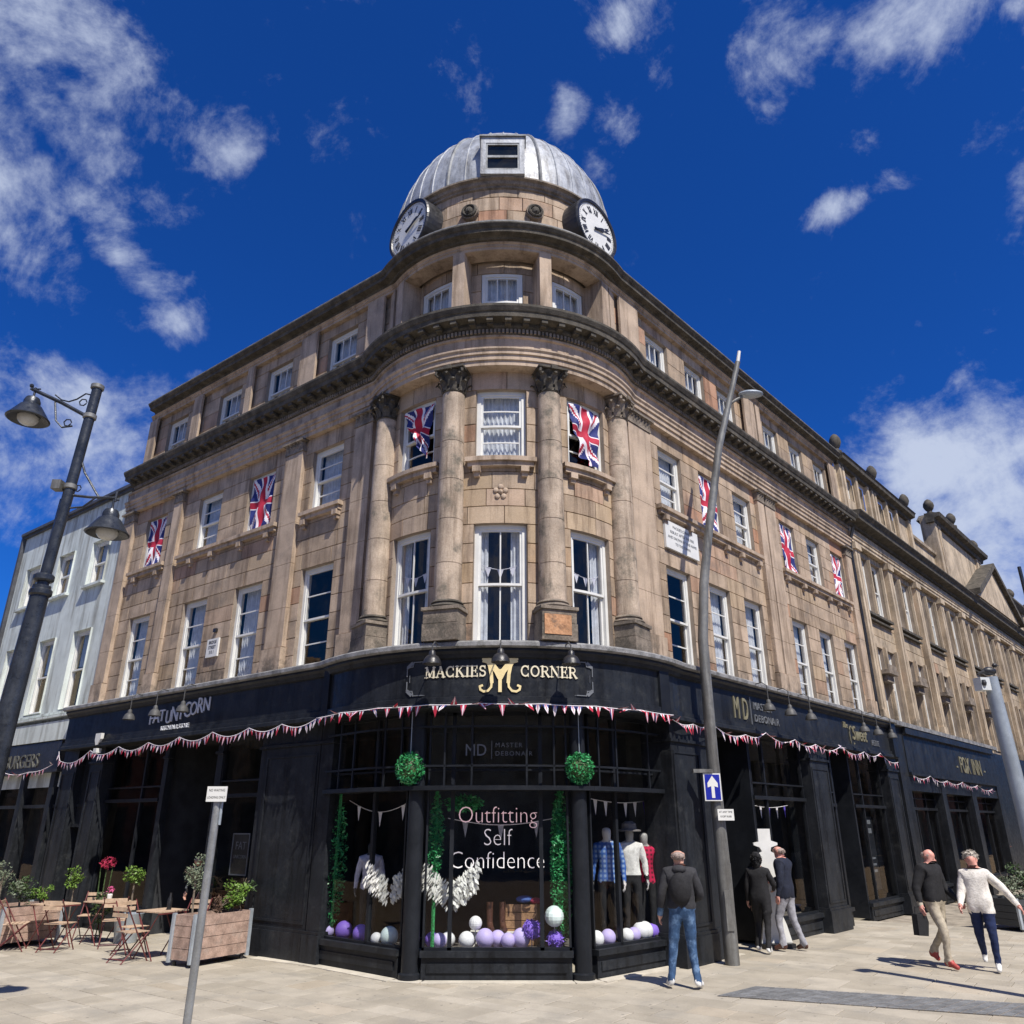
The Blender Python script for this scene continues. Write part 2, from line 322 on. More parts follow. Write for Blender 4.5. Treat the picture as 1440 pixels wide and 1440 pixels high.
def prism(mb, fr, pts, y0, y1, mi=0):
    """closed outline pts (x, z) extruded from y0 to y1"""
    n = len(pts); vs = [fr.p(x, y0, z) for x, z in pts] + [fr.p(x, y1, z) for x, z in pts]
    mb.add(vs, [tuple(range(n)), tuple(range(2 * n - 1, n - 1, -1))] + [(i, i + n, (i + 1) % n + n, (i + 1) % n) for i in range(n)], mi)

# ------------------------------------------------------------------ plan of the place
PL = (-3.41, 14.65); LD = (-.7945, .6073); nL = (-.6073, -.7945)
RD = (.675, .7378); nR = (.7378, -.675); PR = (6.70 * 1.07, 18.18 * 1.07)
C = (-.2, 15.35); RT = 2.68
FL = Fr(PL[0], PL[1], math.atan2(-LD[1], -LD[0]))      # left street front, x = toward the corner
FRR = Fr(PR[0], PR[1], math.atan2(RD[1], RD[0]))       # right street front
FT = Fr(C[0], C[1], 0, RT)                              # rounded corner
def fl(s_, y, z): return FL.p(-s_, y, z)
def fR(s_, y, z): return FRR.p(s_, y, z)
def ft(th, r, z): return (C[0] + r * math.sin(rad(th)), C[1] - r * math.cos(rad(th)), z)

def path(R, oL, oR, rf, sL, sR, c=C, na=44, nf=8):
    def dist(P, n): return abs((c[0] - P[0]) * n[0] + (c[1] - P[1]) * n[1])
    pts = []
    aL = math.atan2(nL[0], -nL[1]); aR = math.atan2(nR[0], -nR[1])
    phL = math.acos(min(1, (dist(PL, nL) + oL + rf) / (R + rf))); phR = math.acos(min(1, (dist(PR, nR) + oR + rf) / (R + rf)))
    tL = aL - phL; tR = aR + phR
    D = lambda t: (math.sin(t), -math.cos(t))
    p = fl(sL, -oL, 0); pts.append((p[0], p[1]))
    F = (c[0] + (R + rf) * D(tL)[0], c[1] + (R + rf) * D(tL)[1])
    for i in range(nf): 
        t = aL + (tL - aL) * i / nf; pts.append((F[0] - rf * D(t)[0], F[1] - rf * D(t)[1]))
    for i in range(na + 1): t = tL + (tR - tL) * i / na; pts.append((c[0] + R * D(t)[0], c[1] + R * D(t)[1]))
    F = (c[0] + (R + rf) * D(tR)[0], c[1] + (R + rf) * D(tR)[1])
    for i in range(1, nf + 1):
        t = tR + (aR - tR) * i / nf; pts.append((F[0] - rf * D(t)[0], F[1] - rf * D(t)[1]))
    p = fR(sR, -oR, 0); pts.append((p[0], p[1])); return pts
def sweep(mb, prof, R, oL, oR, rf, sL, sR, c=C, mi=0):
    rows = [[(x, y, z) for x, y in path(R + d, oL + d, oR + d, rf, sL, sR, c)] for d, z in prof]
    n = len(rows[0]); vs = [p for r in rows for p in r]; fs = []
    for i in range(len(rows) - 1):
        for k in range(n - 1): fs.append((i * n + k, i * n + k + 1, (i + 1) * n + k + 1, (i + 1) * n + k))
    fs.append(tuple(i * n for i in range(len(rows)))[::-1]); fs.append(tuple(i * n + n - 1 for i in range(len(rows))))
    mb.add(vs, fs, mi)
def along(pts, step, start=.1, end=.1):
    """points at even spacing along a plan polyline with the direction there"""
    L = [0]
    for a, b in zip(pts, pts[1:]): L.append(L[-1] + math.dist(a, b))
    out_ = []; t = start; i = 0
    while t < L[-1] - end:
        while L[i + 1] < t: i += 1
        f = (t - L[i]) / (L[i + 1] - L[i]); a, b = pts[i], pts[i + 1]
        out_.append((a[0] + (b[0] - a[0]) * f, a[1] + (b[1] - a[1]) * f, math.atan2(b[1] - a[1], b[0] - a[0]))); t += step
    return out_

# ------------------------------------------------------------------ ashlar walls and windows
def ashlar(fr, x0, x1, zs, ops, ln, rng, y=0.0, pref=0, gap=.0028, ch=.006):
    pieces = []
    for ri, (z0, z1) in enumerate(zip(zs, zs[1:])):
        iv = [(x0, x1)]
        for (a, b, c0, c1) in ops:
            if c0 < z1 - .02 and c1 > z0 + .02:
                nv = []
                for (p, q) in iv:
                    if b <= p or a >= q: nv.append((p, q)); continue
                    if a > p + .02: nv.append((p, a))
                    if b < q - .02: nv.append((b, q))
                iv = nv
        for (p, q) in iv:
            cuts = [p]; t = p + ln * (.5 if ri % 2 else 1) * rng.uniform(.85, 1.1)
            while t < q - ln * .35: cuts.append(t); t += ln * rng.uniform(.75, 1.2)
            cuts.append(q)
            for a, b in zip(cuts, cuts[1:]):
                mb = MB(); mb.col = (rng.random() * .9, rng.random() * (1 if pref else .93), rng.random())
                j = y + rng.uniform(-.003, .003); n = max(1, int((b - a) / .25)) if fr.b else 1; vs = []
                a_, b_ = a + gap, b - gap
                for i in range(n + 1):
                    X = a_ + (b_ - a_) * i / n; Xi = (a_ + ch) + (b_ - a_ - 2 * ch) * i / n
                    vs += [fr.p(X, y + .03, z0 + gap), fr.p(Xi, j, z0 + gap + ch), fr.p(Xi, j, z1 - gap - ch), fr.p(X, y + .03, z1 - gap)]
                fs = [(0, 1, 2, 3), (4 * n + 3, 4 * n + 2, 4 * n + 1, 4 * n)]
                for i in range(n):
                    for k in range(3): fs.append((4 * i + k, 4 * i + 4 + k, 4 * i + 5 + k, 4 * i + 1 + k))
                mb.add(vs, fs)
                c_ = fr.p((a + b) / 2, 0, (z0 + z1) / 2); d2 = c_[0] ** 2 + c_[1] ** 2 + (c_[2] - EYE) ** 2
                pieces.append(((b - a) * (z1 - z0) / d2, mb))
    return pieces
def emit_pieces(pieces, name, m, parent, limit=300, restname=None):
    pieces.sort(key=lambda t: -t[0])
    for _, mb in pieces[:limit]: mb.build(name, m, parent)
    if len(pieces) > limit:
        r = MB()
        for _, mb in pieces[limit:]:
            n = len(r.v); r.v += mb.v
            for f in mb.f: r.f.append(tuple(i + n for i in f)); r.m.append(0); r.c.append(mb.col)
        tag(r.build(restname or name + 's', m, parent), kind='stuff')
def backing(mb, fr, x0, x1, z0, z1, ops, y=.028, reveal=.2):
    xs = sorted({x0, x1} | {t for o in ops for t in o[:2] if x0 <= t <= x1}); zs = sorted({z0, z1} | {t for o in ops for t in o[2:4] if z0 <= t <= z1})
    for a, b in zip(xs, xs[1:]):
        n = max(1, int((b - a) / .25)) if fr.b else 1
        for c0, c1 in zip(zs, zs[1:]):
            mx, mz = (a + b) / 2, (c0 + c1) / 2
            if any(o[0] < mx < o[1] and o[2] < mz < o[3] for o in ops): continue
            for i in range(n):
                p, q = a + (b - a) * i / n, a + (b - a) * (i + 1) / n
                quad(mb, fr.p(p, y, c0), fr.p(q, y, c0), fr.p(q, y, c1), fr.p(p, y, c1))
    for (a, b, c0, c1) in ops:
        n = max(1, int((b - a) / .25)) if fr.b else 1
        quad(mb, fr.p(a, .004, c0), fr.p(a, reveal, c0), fr.p(a, reveal, c1), fr.p(a, .004, c1)); quad(mb, fr.p(b, .004, c0), fr.p(b, .004, c1), fr.p(b, reveal, c1), fr.p(b, reveal, c0))
        for i in range(n):
            p, q = a + (b - a) * i / n, a + (b - a) * (i + 1) / n
            quad(mb, fr.p(p, .004, c1), fr.p(p, reveal, c1), fr.p(q, reveal, c1), fr.p(q, .004, c1)); quad(mb, fr.p(p, .004, c0), fr.p(q, .004, c0), fr.p(q, reveal, c0), fr.p(p, reveal, c0))

def make_window(wd, ht, top, bot, cols, bend=None, curtain='net', y=.09, fw=.055, meet=.5, glass=GL, box_w=.075):
    """sliding sash window; top/bot = panes high in each sash; returns an unparented frame object with panes and curtain"""
    fr = LB(bend) if bend else ID; m = MB(); x0, x1 = -wd / 2, wd / 2
    bx = lambda *a: box(m, fr, *a)
    bx(x0, x0 + box_w, y, y + .12, 0, ht); bx(x1 - box_w, x1, y, y + .12, 0, ht); bx(x0 + box_w, x1 - box_w, y, y + .12, ht - box_w, ht); bx(x0 + box_w, x1 - box_w, y - .03, y + .12, 0, .05)
    xa, xb = x0 + box_w, x1 - box_w; zm = .05 + (ht - .05 - box_w) * meet; panes = []
    for (z0, z1, yy, rows) in ((zm - .02, ht - box_w, y + .02, top), (.05, zm + .02, y + .065, bot)):
        if rows == 0: continue
        s_ = fw * .75
        bx(xa, xa + s_, yy, yy + .04, z0, z1); bx(xb - s_, xb, yy, yy + .04, z0, z1); bx(xa + s_, xb - s_, yy, yy + .04, z1 - s_, z1); bx(xa + s_, xb - s_, yy, yy + .04, z0, z0 + s_)
        px = [xa + s_ + (xb - xa - 2 * s_) * i / cols for i in range(cols + 1)]; pz = [z0 + s_ + (z1 - z0 - 2 * s_) * i / rows for i in range(rows + 1)]
        for t in px[1:-1]: bx(t - .012, t + .012, yy + .006, yy + .034, z0 + s_, z1 - s_)
        for t in pz[1:-1]: bx(xa + s_, xb - s_, yy + .008, yy + .032, t - .012, t + .012)
        for a, b in zip(px, px[1:]):
            for c0, c1 in zip(pz, pz[1:]): panes.append((a, b, c0, c1, yy + .02))
    f = m.build('window', WHITE, origin=(0, 0, 0)); pm = {}
    for (a, b, c0, c1, yy) in panes:
        k = (round(b - a, 3), round(c1 - c0, 3)) if not bend else None
        if k and k in pm:
            o = bpy.data.objects.new('pane', pm[k]); COL.objects.link(o); o.parent = f; o.location = ((a + b) / 2, yy, c0); continue
        q = MB(); n = 3 if bend else 1
        if bend:
            for i in range(n):
                s0, s1 = a + (b - a) * i / n, a + (b - a) * (i + 1) / n; quad(q, fr.p(s0, yy, c0), fr.p(s1, yy, c0), fr.p(s1, yy, c1), fr.p(s0, yy, c1))
            q.build('pane', glass, f)
        else:
            w2 = (b - a) / 2; quad(q, (-w2, 0, 0), (w2, 0, 0), (w2, 0, c1 - c0), (-w2, 0, c1 - c0))
            o = q.build('pane', glass, f); o.location = ((a + b) / 2, yy, c0); pm[k] = o.data
    if curtain:
        q = MB(); n = 44; rng = random.Random(int(wd * 1000) + cols * 7 + int(ht * 100)); prev = None
        for i in range(n + 1):
            t = i / n; X = xa + (xb - xa) * t; yy = y + .17 + .02 * math.sin(t * 60 + rng.random()) + .008 * rng.random()
            gapc = {'net': False, 'drapes': .24 < t < .74, 'blind': False}[curtain]
            zb = ht * .55 if curtain == 'blind' else 0.0
            if prev and not gapc: quad(q, (prev[0], prev[1], zb), (X, yy, zb), (X, yy, ht), (prev[0], prev[1], ht))
            prev = (X, yy)
        q.build('curtain', BLIND if curtain == 'blind' else CURT, f)
    return f
def place(win, parent, fr, x, z, curt=True):
    p = fr.p(x, 0, z); o = copytree(win); o.parent = parent; o.location = Vector(p) - ws(parent); o.rotation_euler.z = fr.rot(x)
    if not curt:
        for c_ in list(o.children):
            if c_.name.startswith('curtain'): bpy.data.objects.remove(c_)
    return o

# ------------------------------------------------------------------ the corner building
B = thing('corner_building', 'curved sandstone corner building with giant columns, two clocks, lead dome and navy shopfronts', 'building', (C[0], C[1], 0))
ZA = [4.85, 5.2, 5.55, 5.9, 6.26, 6.61, 6.96, 7.29, 7.62, 7.95, 8.22, 8.57, 8.92, 9.27, 9.63, 10.03]
ZT = [10.9, 11.33, 11.75, 12.18, 12.6, 12.88]
SL = [7.445, 4.98, 2.935, .64]; SR = [-5.56, -3.86, -2.26, .31, 2.0, 3.74]
WW = .97; WR = .92; WT = .93
opsL, opsR, opsT = [], [], []
for s_ in SL: opsL += [(-s_ - WW / 2, -s_ + WW / 2, 4.85, 6.96), (-s_ - WW / 2, -s_ + WW / 2, 8.22, 9.63)]
for s_ in SR: opsR += [(s_ - WR / 2, s_ + WR / 2, 4.85, 6.96), (s_ - WR / 2, s_ + WR / 2, 8.22, 9.63)]
TH = [-37.5, 0, 37.5]
for t in TH: x = rad(t) * RT; opsT += [(x - WT / 2, x + WT / 2, 4.85, 6.96), (x - WT / 2, x + WT / 2, 8.22, 9.63)]
rng = random.Random(3)
xT = rad(56) * RT
pieces = ashlar(FL, -9.0, 1.25, ZA, opsL, 1.05, rng) + ashlar(FT, -xT, xT, ZA, opsT, .7, rng) + ashlar(FRR, -7.85, 4.72, ZA, opsR, .95, rng, pref=1)
emit_pieces(pieces, 'stone', STONE, B, 300, 'stone_courses')
m = MB(); backing(m, FL, -9.0, 1.3, 4.3, 10.3, opsL); backing(m, FT, -xT, xT, 4.3, 10.3, opsT); backing(m, FRR, -7.85, 4.72, 4.3, 10.3, opsR)
m.build('wall_backing', MORTAR, B)
# attic walls, set back behind piers
atL = [(-s_ - WW / 2, -s_ + WW / 2, 10.9, 12.6) for s_ in SL]; atR = [(s_ - WR / 2, s_ + WR / 2, 10.9, 12.6) for s_ in SR]
FTA = Fr(C[0], C[1], 0, 2.28); atT = [(rad(t) * 2.28 - .42, rad(t) * 2.28 + .42, 10.9, 12.6) for t in TH]
xTA = rad(64) * 2.28
FLA = Fr(*[PL[i] - nL[i] * .1 for i in (0, 1)], FL.a); FRA = Fr(*[PR[i] - nR[i] * .1 for i in (0, 1)], FRR.a)
ap = ashlar(FLA, -8.7, 1.1, ZT, atL, .95, rng) + ashlar(FTA, -xTA, xTA, ZT, atT, .7, rng) + ashlar(FRA, -7.7, 4.72, ZT, atR, .95, rng, pref=1)
r_ = MB(); [(lambda n: (r_.v.extend(q.v), [(r_.f.append(tuple(i + n for i in f)), r_.m.append(0), r_.c.append(q.col)) for f in q.f]))(len(r_.v)) for _, q in ap]
tag(r_.build('attic_stonework', STONE, B), kind='stuff')
m = MB(); backing(m, FLA, -8.7, 1.1, 10.5, 13.0, atL); backing(m, FTA, -xTA, xTA, 10.5, 13.0, atT); backing(m, FRA, -7.7, 4.72, 10.5, 13.0, atR)
box(m, FL, -8.78, -8.68, .03, 1.6, 10.6, 13.0)
m.build('attic_backing', MORTAR, B)
# dark rooms behind the glass
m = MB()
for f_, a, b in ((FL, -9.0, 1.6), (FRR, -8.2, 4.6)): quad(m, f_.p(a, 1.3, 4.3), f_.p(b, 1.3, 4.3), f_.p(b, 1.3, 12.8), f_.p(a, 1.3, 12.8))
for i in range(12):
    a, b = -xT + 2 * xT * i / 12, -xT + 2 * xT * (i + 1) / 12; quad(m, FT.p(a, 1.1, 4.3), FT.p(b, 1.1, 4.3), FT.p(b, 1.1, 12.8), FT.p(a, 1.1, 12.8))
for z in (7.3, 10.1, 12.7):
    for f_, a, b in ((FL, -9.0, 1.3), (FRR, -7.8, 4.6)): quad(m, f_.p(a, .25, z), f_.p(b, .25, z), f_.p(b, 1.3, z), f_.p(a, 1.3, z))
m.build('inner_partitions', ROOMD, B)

protos = []
def P_(o): protos.append(o); return o
wL1 = P_(make_window(WW, 2.11, 2, 2, 1)); wL1d = P_(make_window(WW, 2.11, 2, 2, 1, curtain=None)); wL2 = P_(make_window(WW, 1.41, 2, 2, 1)); wL3 = P_(make_window(WW, 1.7, 1, 1, 3, meet=.62))
wR1 = P_(make_window(WR, 2.11, 2, 2, 1)); wR2 = P_(make_window(WR, 1.41, 2, 2, 1)); wR3 = P_(make_window(WR, 1.7, 1, 1, 3, meet=.62))
wT1 = P_(make_window(WT, 2.11, 1, 1, 2, bend=RT, curtain='drapes')); wT2 = P_(make_window(WT, 1.41, 2, 2, 1, bend=RT)); wT3 = P_(make_window(.84, 1.7, 1, 1, 3, bend=2.28, meet=.62, y=.02))
for i, s_ in enumerate(SL): place(wL1 if i < 3 else wL1d, B, FL, -s_, 4.85); place(wL2, B, FL, -s_, 8.22, i in (1, 3)); place(wL3, B, FLA, -s_, 10.9)
for i, s_ in enumerate(SR): place(wR1, B, FRR, s_, 4.85, i not in (0,)); place(wR2, B, FRR, s_, 8.22, i in (0, 2, 4)); place(wR3, B, FRA, s_, 10.9)
for t in TH: place(wT1, B, FT, rad(t) * RT, 4.85); place(wT2, B, FT, rad(t) * RT, 8.22, t == 0); place(wT3, B, FTA, rad(t) * 2.28, 10.9)

# sills with little brackets, string course
def sill(fr, a, b, xs, z=8.22):
    m = MB(); box(m, fr, a, b, -.14, .02, z - .1, z - .02); box(m, fr, a + .04, b - .04, -.09, .02, z - .19, z - .1); box(m, fr, a + .02, b - .02, -.11, .02, z - .02, z + .0)
    o = m.build('sill', STONEP, B)
    for x in xs:
        q = MB(); box(q, fr, x - .07, x + .07, -.12, .02, z - .3, z - .19); box(q, fr, x - .05, x + .05, -.07, .02, z - .38, z - .3); q.build('bracket', STONEP, o)
sill(FL, -1.28, -.02, (-1.15, -.15)); sill(FL, -6.0, -2.1, (-5.4, -4.5, -3.4, -2.4)); sill(FL, -8.3, -6.6, (-7.95, -6.9))
sill(FRR, -6.25, -1.62, (-6.0, -5.05, -4.3, -3.4, -2.7, -1.8)); sill(FRR, -.42, 4.16, (-.2, .8, 1.5, 2.5, 3.2, 4.0))
for t in TH: x = rad(t) * RT; sill(FT, x - .62, x + .62, (x - .42, x + .42))
# rosette between the centre windows
m = MB()
for k in range(5): a = 2 * math.pi * k / 5 + .3; m2 = (a, .09); lathe(m, 0, 0, [(0.001, 0)], 3) if 0 else ball(m, (C[0] + .09 * math.cos(a), C[1] - RT - .005, 7.55 + .1 * math.sin(a)), .05, 8, 6, 1, .5, 1)
ball(m, (C[0], C[1] - RT - .01, 7.55), .045, 8, 6); m.build('carved_rosette', STONEP, B)

# pilasters
def pilaster(fr, a, b, d=.1, z0=4.85, z1=10.0, m_=STONEP, cap=True, name='pilaster', parent=None):
    m = MB(); zs = [z0 + .55, z0 + 1.35, z0 + 2.3, z0 + 3.2, z1 - .28] if z1 - z0 > 3 else [z0 + .01, z1 - .02]
    if z1 - z0 > 3: box(m, fr, a - .03, b + .03, -d - .04, .02, z0, z0 + .55 - .02)
    for p, q in zip(zs, zs[1:]): box(m, fr, a, b, -d, .02, p, q - .008)
    o = m.build(name, m_, parent or B)
    if cap:
        q = MB(); box(q, fr, a - .02, b + .02, -d - .02, .02, z1 - .28, z1 - .22); w_ = (b - a)
        for i in range(max(3, int(w_ / .11))):
            n_ = max(3, int(w_ / .11)); x = a + w_ * (i + .5) / n_
            for zz, dd in ((z1 - .21, .03), (z1 - .12, .06)):
                q.add([fr.p(x - .045, -d - .01, zz), fr.p(x + .045, -d - .01, zz), fr.p(x + .04, -d - dd, zz + .08), fr.p(x, -d - dd - .035, zz + .1), fr.p(x - .04, -d - dd, zz + .08), fr.p(x, -d - .03, zz + .02)], [(0, 5, 4), (1, 2, 5), (5, 2, 3), (5, 3, 4)])
        box(q, fr, a, b, -d - .02, .02, z1 - .22, z1 - .05); box(q, fr, a - .06, b + .06, -d - .09, .02, z1 - .05, z1 - .003)
        q.build('capital', MIDST, o)
    return o
for a, b in ((-9.0, -8.5), (-6.5, -6.12), (-1.98, -1.4), (.3, .82)): pilaster(FL, a, b)
for a, b in ((-7.25, -6.45), (-1.55, -1.2), (-1.12, -.55), (4.28, 4.72)): pilaster(FRR, a, b)
for a, b in ((-8.75, -8.35), (-6.5, -6.12), (-4.1, -3.85), (-1.98, -1.4), (.3, .82)): pilaster(FL, a, b, .04, 10.95, 12.87, cap=False, name='attic_pier')
for a, b in ((-7.2, -6.5), (-1.5, -.9), (-.8, -.55), (4.28, 4.72)): pilaster(FRR, a, b, .04, 10.95, 12.87, cap=False, name='attic_pier')
FP = Fr(C[0], C[1], 0, 2.7)
for t, hw in ((-18.8, .125), (18.8, .125), (-53.5, .14), (53.5, .14), (-61.5, .12), (60, .12)):
    x = rad(t) * 2.7; m = MB(); box(m, FP, x - hw, x + hw, -.02, .42, 10.95, 12.87, nx=1); m.build('attic_pier', STONEP, B)

# giant columns
def column(th):
    R_ = 2.77; cx, cy, _ = ft(th, R_, 0); fr = Fr(cx, cy, rad(th))
    m = MB(); prof = []
    zs = [5.56, 6.2, 7.0, 7.75, 8.5, 9.5]
    for i, z in enumerate(zs):
        r = .237 - .03 * ((z - 5.56) / 3.94) ** 1.6
        if 0 < i < 5: prof += [(r, z - .007), (r - .007, z - .005), (r - .007, z + .005), (r, z + .007)]
        else: prof.append((r, z))
    lathe(m, cx, cy, prof, 32); o = m.build('column', COLST, B, smooth=True)
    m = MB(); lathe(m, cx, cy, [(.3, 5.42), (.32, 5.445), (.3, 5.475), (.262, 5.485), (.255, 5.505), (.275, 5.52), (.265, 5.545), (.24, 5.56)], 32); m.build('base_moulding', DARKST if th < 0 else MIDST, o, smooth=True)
    m = MB(); box(m, fr, -.31, .31, -.3, .3, 4.86, 5.14); box(m, fr, -.3, .3, -.29, .3, 5.15, 5.36); box(m, fr, -.33, .33, -.32, .3, 5.365, 5.42)
    m.build('plinth', MIDST, o)
    m = MB(); box(m, fr, -.27 if th > 0 else .02, .2 if th > 0 else .27, -.312, -.3, 4.95, 5.28)
    if abs(th) < 30 and th > 0: m.build('patched_block', ORST, o)
    q = MB(); lathe(q, cx, cy, [(.2, 9.5), (.225, 9.52), (.2, 9.54), (.195, 9.68), (.21, 9.83), (.27, 9.94)], 20)
    for tier, (zz, rr, hh, n, ph) in enumerate(((9.54, .2, .19, 8, 0), (9.64, .205, .22, 8, .39))):
        for k in range(n):
            a = 2 * math.pi * k / n + ph; ca, sa = math.cos(a), math.sin(a); w_ = .075
            P = lambda r, u, z: (cx + ca * r - sa * u, cy + sa * r + ca * u, z)
            rows = [(rr + .01, w_ * .7, zz), (rr + .03, w_, zz + hh * .45), (rr + .06, w_ * .85, zz + hh * .8), (rr + .12, w_ * .45, zz + hh), (rr + .135, w_ * .2, zz + hh * .82)]
            vs = []; 
            for r, u, z in rows: vs += [P(r, -u, z), P(r + .015, 0, z + .005), P(r, u, z)]
            q.add(vs, [f for i in range(4) for f in ((3 * i, 3 * i + 1, 3 * i + 4, 3 * i + 3), (3 * i + 1, 3 * i + 2, 3 * i + 5, 3 * i + 4))])
    for k in range(4):
        a = math.pi / 4 + k * math.pi / 2 + rad(th); P0 = (cx + .3 * math.cos(a), cy + .3 * math.sin(a), 9.82)
        pts = [(cx + r * math.cos(a), cy + r * math.sin(a), z) for r, z in ((.2, 9.74), (.24, 9.86), (.3, 9.945), (.36, 9.92), (.37, 9.86), (.335, 9.835), (.31, 9.87))]
        tube(q, pts, [.03, .03, .032, .03, .026, .022, .018], 6)
    box(q, fr, -.29, .29, -.29, .29, 9.95, 9.99); box(q, fr, -.06, .06, -.33, -.27, 9.92, 10.0)
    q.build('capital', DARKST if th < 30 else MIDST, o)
for t in (-55, -18.6, 18.6, 55): column(t)
for s_ in (6.25, 6.7, 7.15, 7.6, 8.05):   # pale plugs where brackets were fixed
    pass

# entablature, cornices
SLN, SRN = 8.8, 4.78; BR, BO = 2.93, .12
m = MB(); sweep(m, [(-.5, 10.005), (0, 10.0), (0, 10.1), (.03, 10.105), (.03, 10.21), (.06, 10.215), (.06, 10.28), (.09, 10.31), (.09, 10.345), (.0, 10.35)], BR, BO, BO, .35, 9.0, 4.75)
m.build('architrave', STONEP, B)
m = MB(); sweep(m, [(-.01, 10.345), (-.01, 10.58), (.03, 10.6), (.03, 10.64)], BR, BO, BO, .35, 9.0, 4.75); m.build('frieze', STONEP, B)
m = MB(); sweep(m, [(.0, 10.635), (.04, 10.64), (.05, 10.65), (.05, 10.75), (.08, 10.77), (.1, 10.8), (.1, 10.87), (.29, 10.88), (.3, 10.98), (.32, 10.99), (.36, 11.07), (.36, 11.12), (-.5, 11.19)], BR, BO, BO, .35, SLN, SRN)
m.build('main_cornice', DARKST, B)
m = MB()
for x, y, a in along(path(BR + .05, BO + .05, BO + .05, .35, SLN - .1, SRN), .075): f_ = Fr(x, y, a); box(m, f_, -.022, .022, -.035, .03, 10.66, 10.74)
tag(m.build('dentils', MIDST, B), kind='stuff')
mo = MB(); box(mo, ID, -.06, .06, -.17, .02, -.07, 0); box(mo, ID, -.055, .055, -.1, .02, -.1, -.07); mo_me = None
for x, y, a in along(path(BR + .1, BO + .1, BO + .1, .35, SLN - .1, SRN), .33):
    if mo_me is None: o = mo.build('modillion', DARKST, B, origin=(0, 0, 0)); mo_me = o.data
    else: o = bpy.data.objects.new('modillion', mo_me); COL.objects.link(o); o.parent = B
    o.location = (x - C[0], y - C[1], 10.876); o.rotation_euler.z = a
m = MB(); sweep(m, [(-.6, 12.86), (-.25, 12.86), (-.25, 12.93), (-.23, 12.935), (-.23, 12.98), (-.2, 13.0), (-.2, 13.03)], 2.94, .25, .25, .35, 8.75, 4.75); m.build('attic_frieze', STONEP, B)
m = MB(); sweep(m, [(-.22, 13.02), (-.14, 13.03), (-.12, 13.07), (.02, 13.085), (.03, 13.16), (.06, 13.18), (.1, 13.24), (.1, 13.27), (-.3, 13.3)], 2.94, .2, .2, .35, 8.55, 4.8); m.build('roof_cornice', DARKST, B)
m = MB(); sweep(m, [(.0, 13.28), (.06, 13.285), (.06, 13.34), (.0, 13.35)], 2.94, .2, .2, .35, 8.5, 4.78); m.build('lead_gutter', LEDGE, B)
m = MB()
quad(m, fl(8.6, .0, 13.3), fl(-2.5, .0, 13.3), fl(-2.5, 5, 14.6), fl(8.6, 5, 14.6)); quad(m, fR(-8, 0, 13.3), fR(4.75, 0, 13.3), fR(4.75, 5, 14.6), fR(-8, 5, 14.6))
quad(m, fl(8.98, .1, 4), fl(8.98, .1, 11.1), fl(8.98, 5, 11.1), fl(8.98, 5, 4)); quad(m, fl(8.7, .1, 11), fl(8.7, .1, 13.3), fl(8.7, 5, 14.6), fl(8.7, 5, 11))
m.build('slate_roof', SLATE, B)

# clock drum and dome
m = MB(); R1 = 2.5
FD = Fr(C[0], C[1], 0, R1); rngd = random.Random(9)
dp = ashlar(FD, -rad(70) * R1, rad(70) * R1, [13.3, 13.68, 14.05, 14.4, 14.72], [], .6, rngd, pref=1, gap=.004)
for _, q in dp: q.build('drum_stone', STONE, B)
m = MB(); lathe(m, C[0], C[1], [(2.47, 13.1), (2.47, 14.75)], 64); m.build('drum', MORTAR, B, smooth=True)
m = MB(); lathe(m, C[0], C[1], [(2.5, 13.3), (2.6, 13.31), (2.6, 13.42), (2.5, 13.46)], 64); m.build('drum_base', MIDST, B, smooth=True)
m = MB(); lathe(m, C[0], C[1], [(2.5, 14.6), (2.54, 14.62), (2.54, 14.66), (2.58, 14.69), (2.6, 14.76), (2.66, 14.79), (2.66, 14.83), (2.3, 14.88)], 72); m.build('drum_cornice', MIDST, B, smooth=False)
DH, DR, DZ = 2.85, 2.62, 14.78
def dome_pt(a, t, d=0): r = (DR + d) * math.cos(t) ** .84; return (C[0] + r * math.sin(a), C[1] - r * math.cos(a), DZ + (DH + d) * math.sin(t))
m = MB(); na, nt_ = 72, 18; vs = []; fs = []
for j in range(nt_ + 1):
    t = math.pi / 2 * j / nt_ * .985
    for k in range(na): vs.append(dome_pt(2 * math.pi * k / na, t))
for j in range(nt_):
    for k in range(na): fs.append((j * na + k, j * na + (k + 1) % na, (j + 1) * na + (k + 1) % na, (j + 1) * na + k))
m.add(vs, fs); dome = m.build('lead_dome', LEAD, B, smooth=True)
for k in range(40):
    a = 2 * math.pi * k / 40; 
    if math.cos(a) < -.35: continue
    q = MB(); big = k % 5 == 2
    tube(q, [dome_pt(a, math.pi / 2 * j / 16 * .97, .0) for j in range(17)], .042 if big else .02, 6, cap=False); q.build('standing_seam' if not big else 'roll_rib', LEADD if big else LEAD, dome, smooth=True)
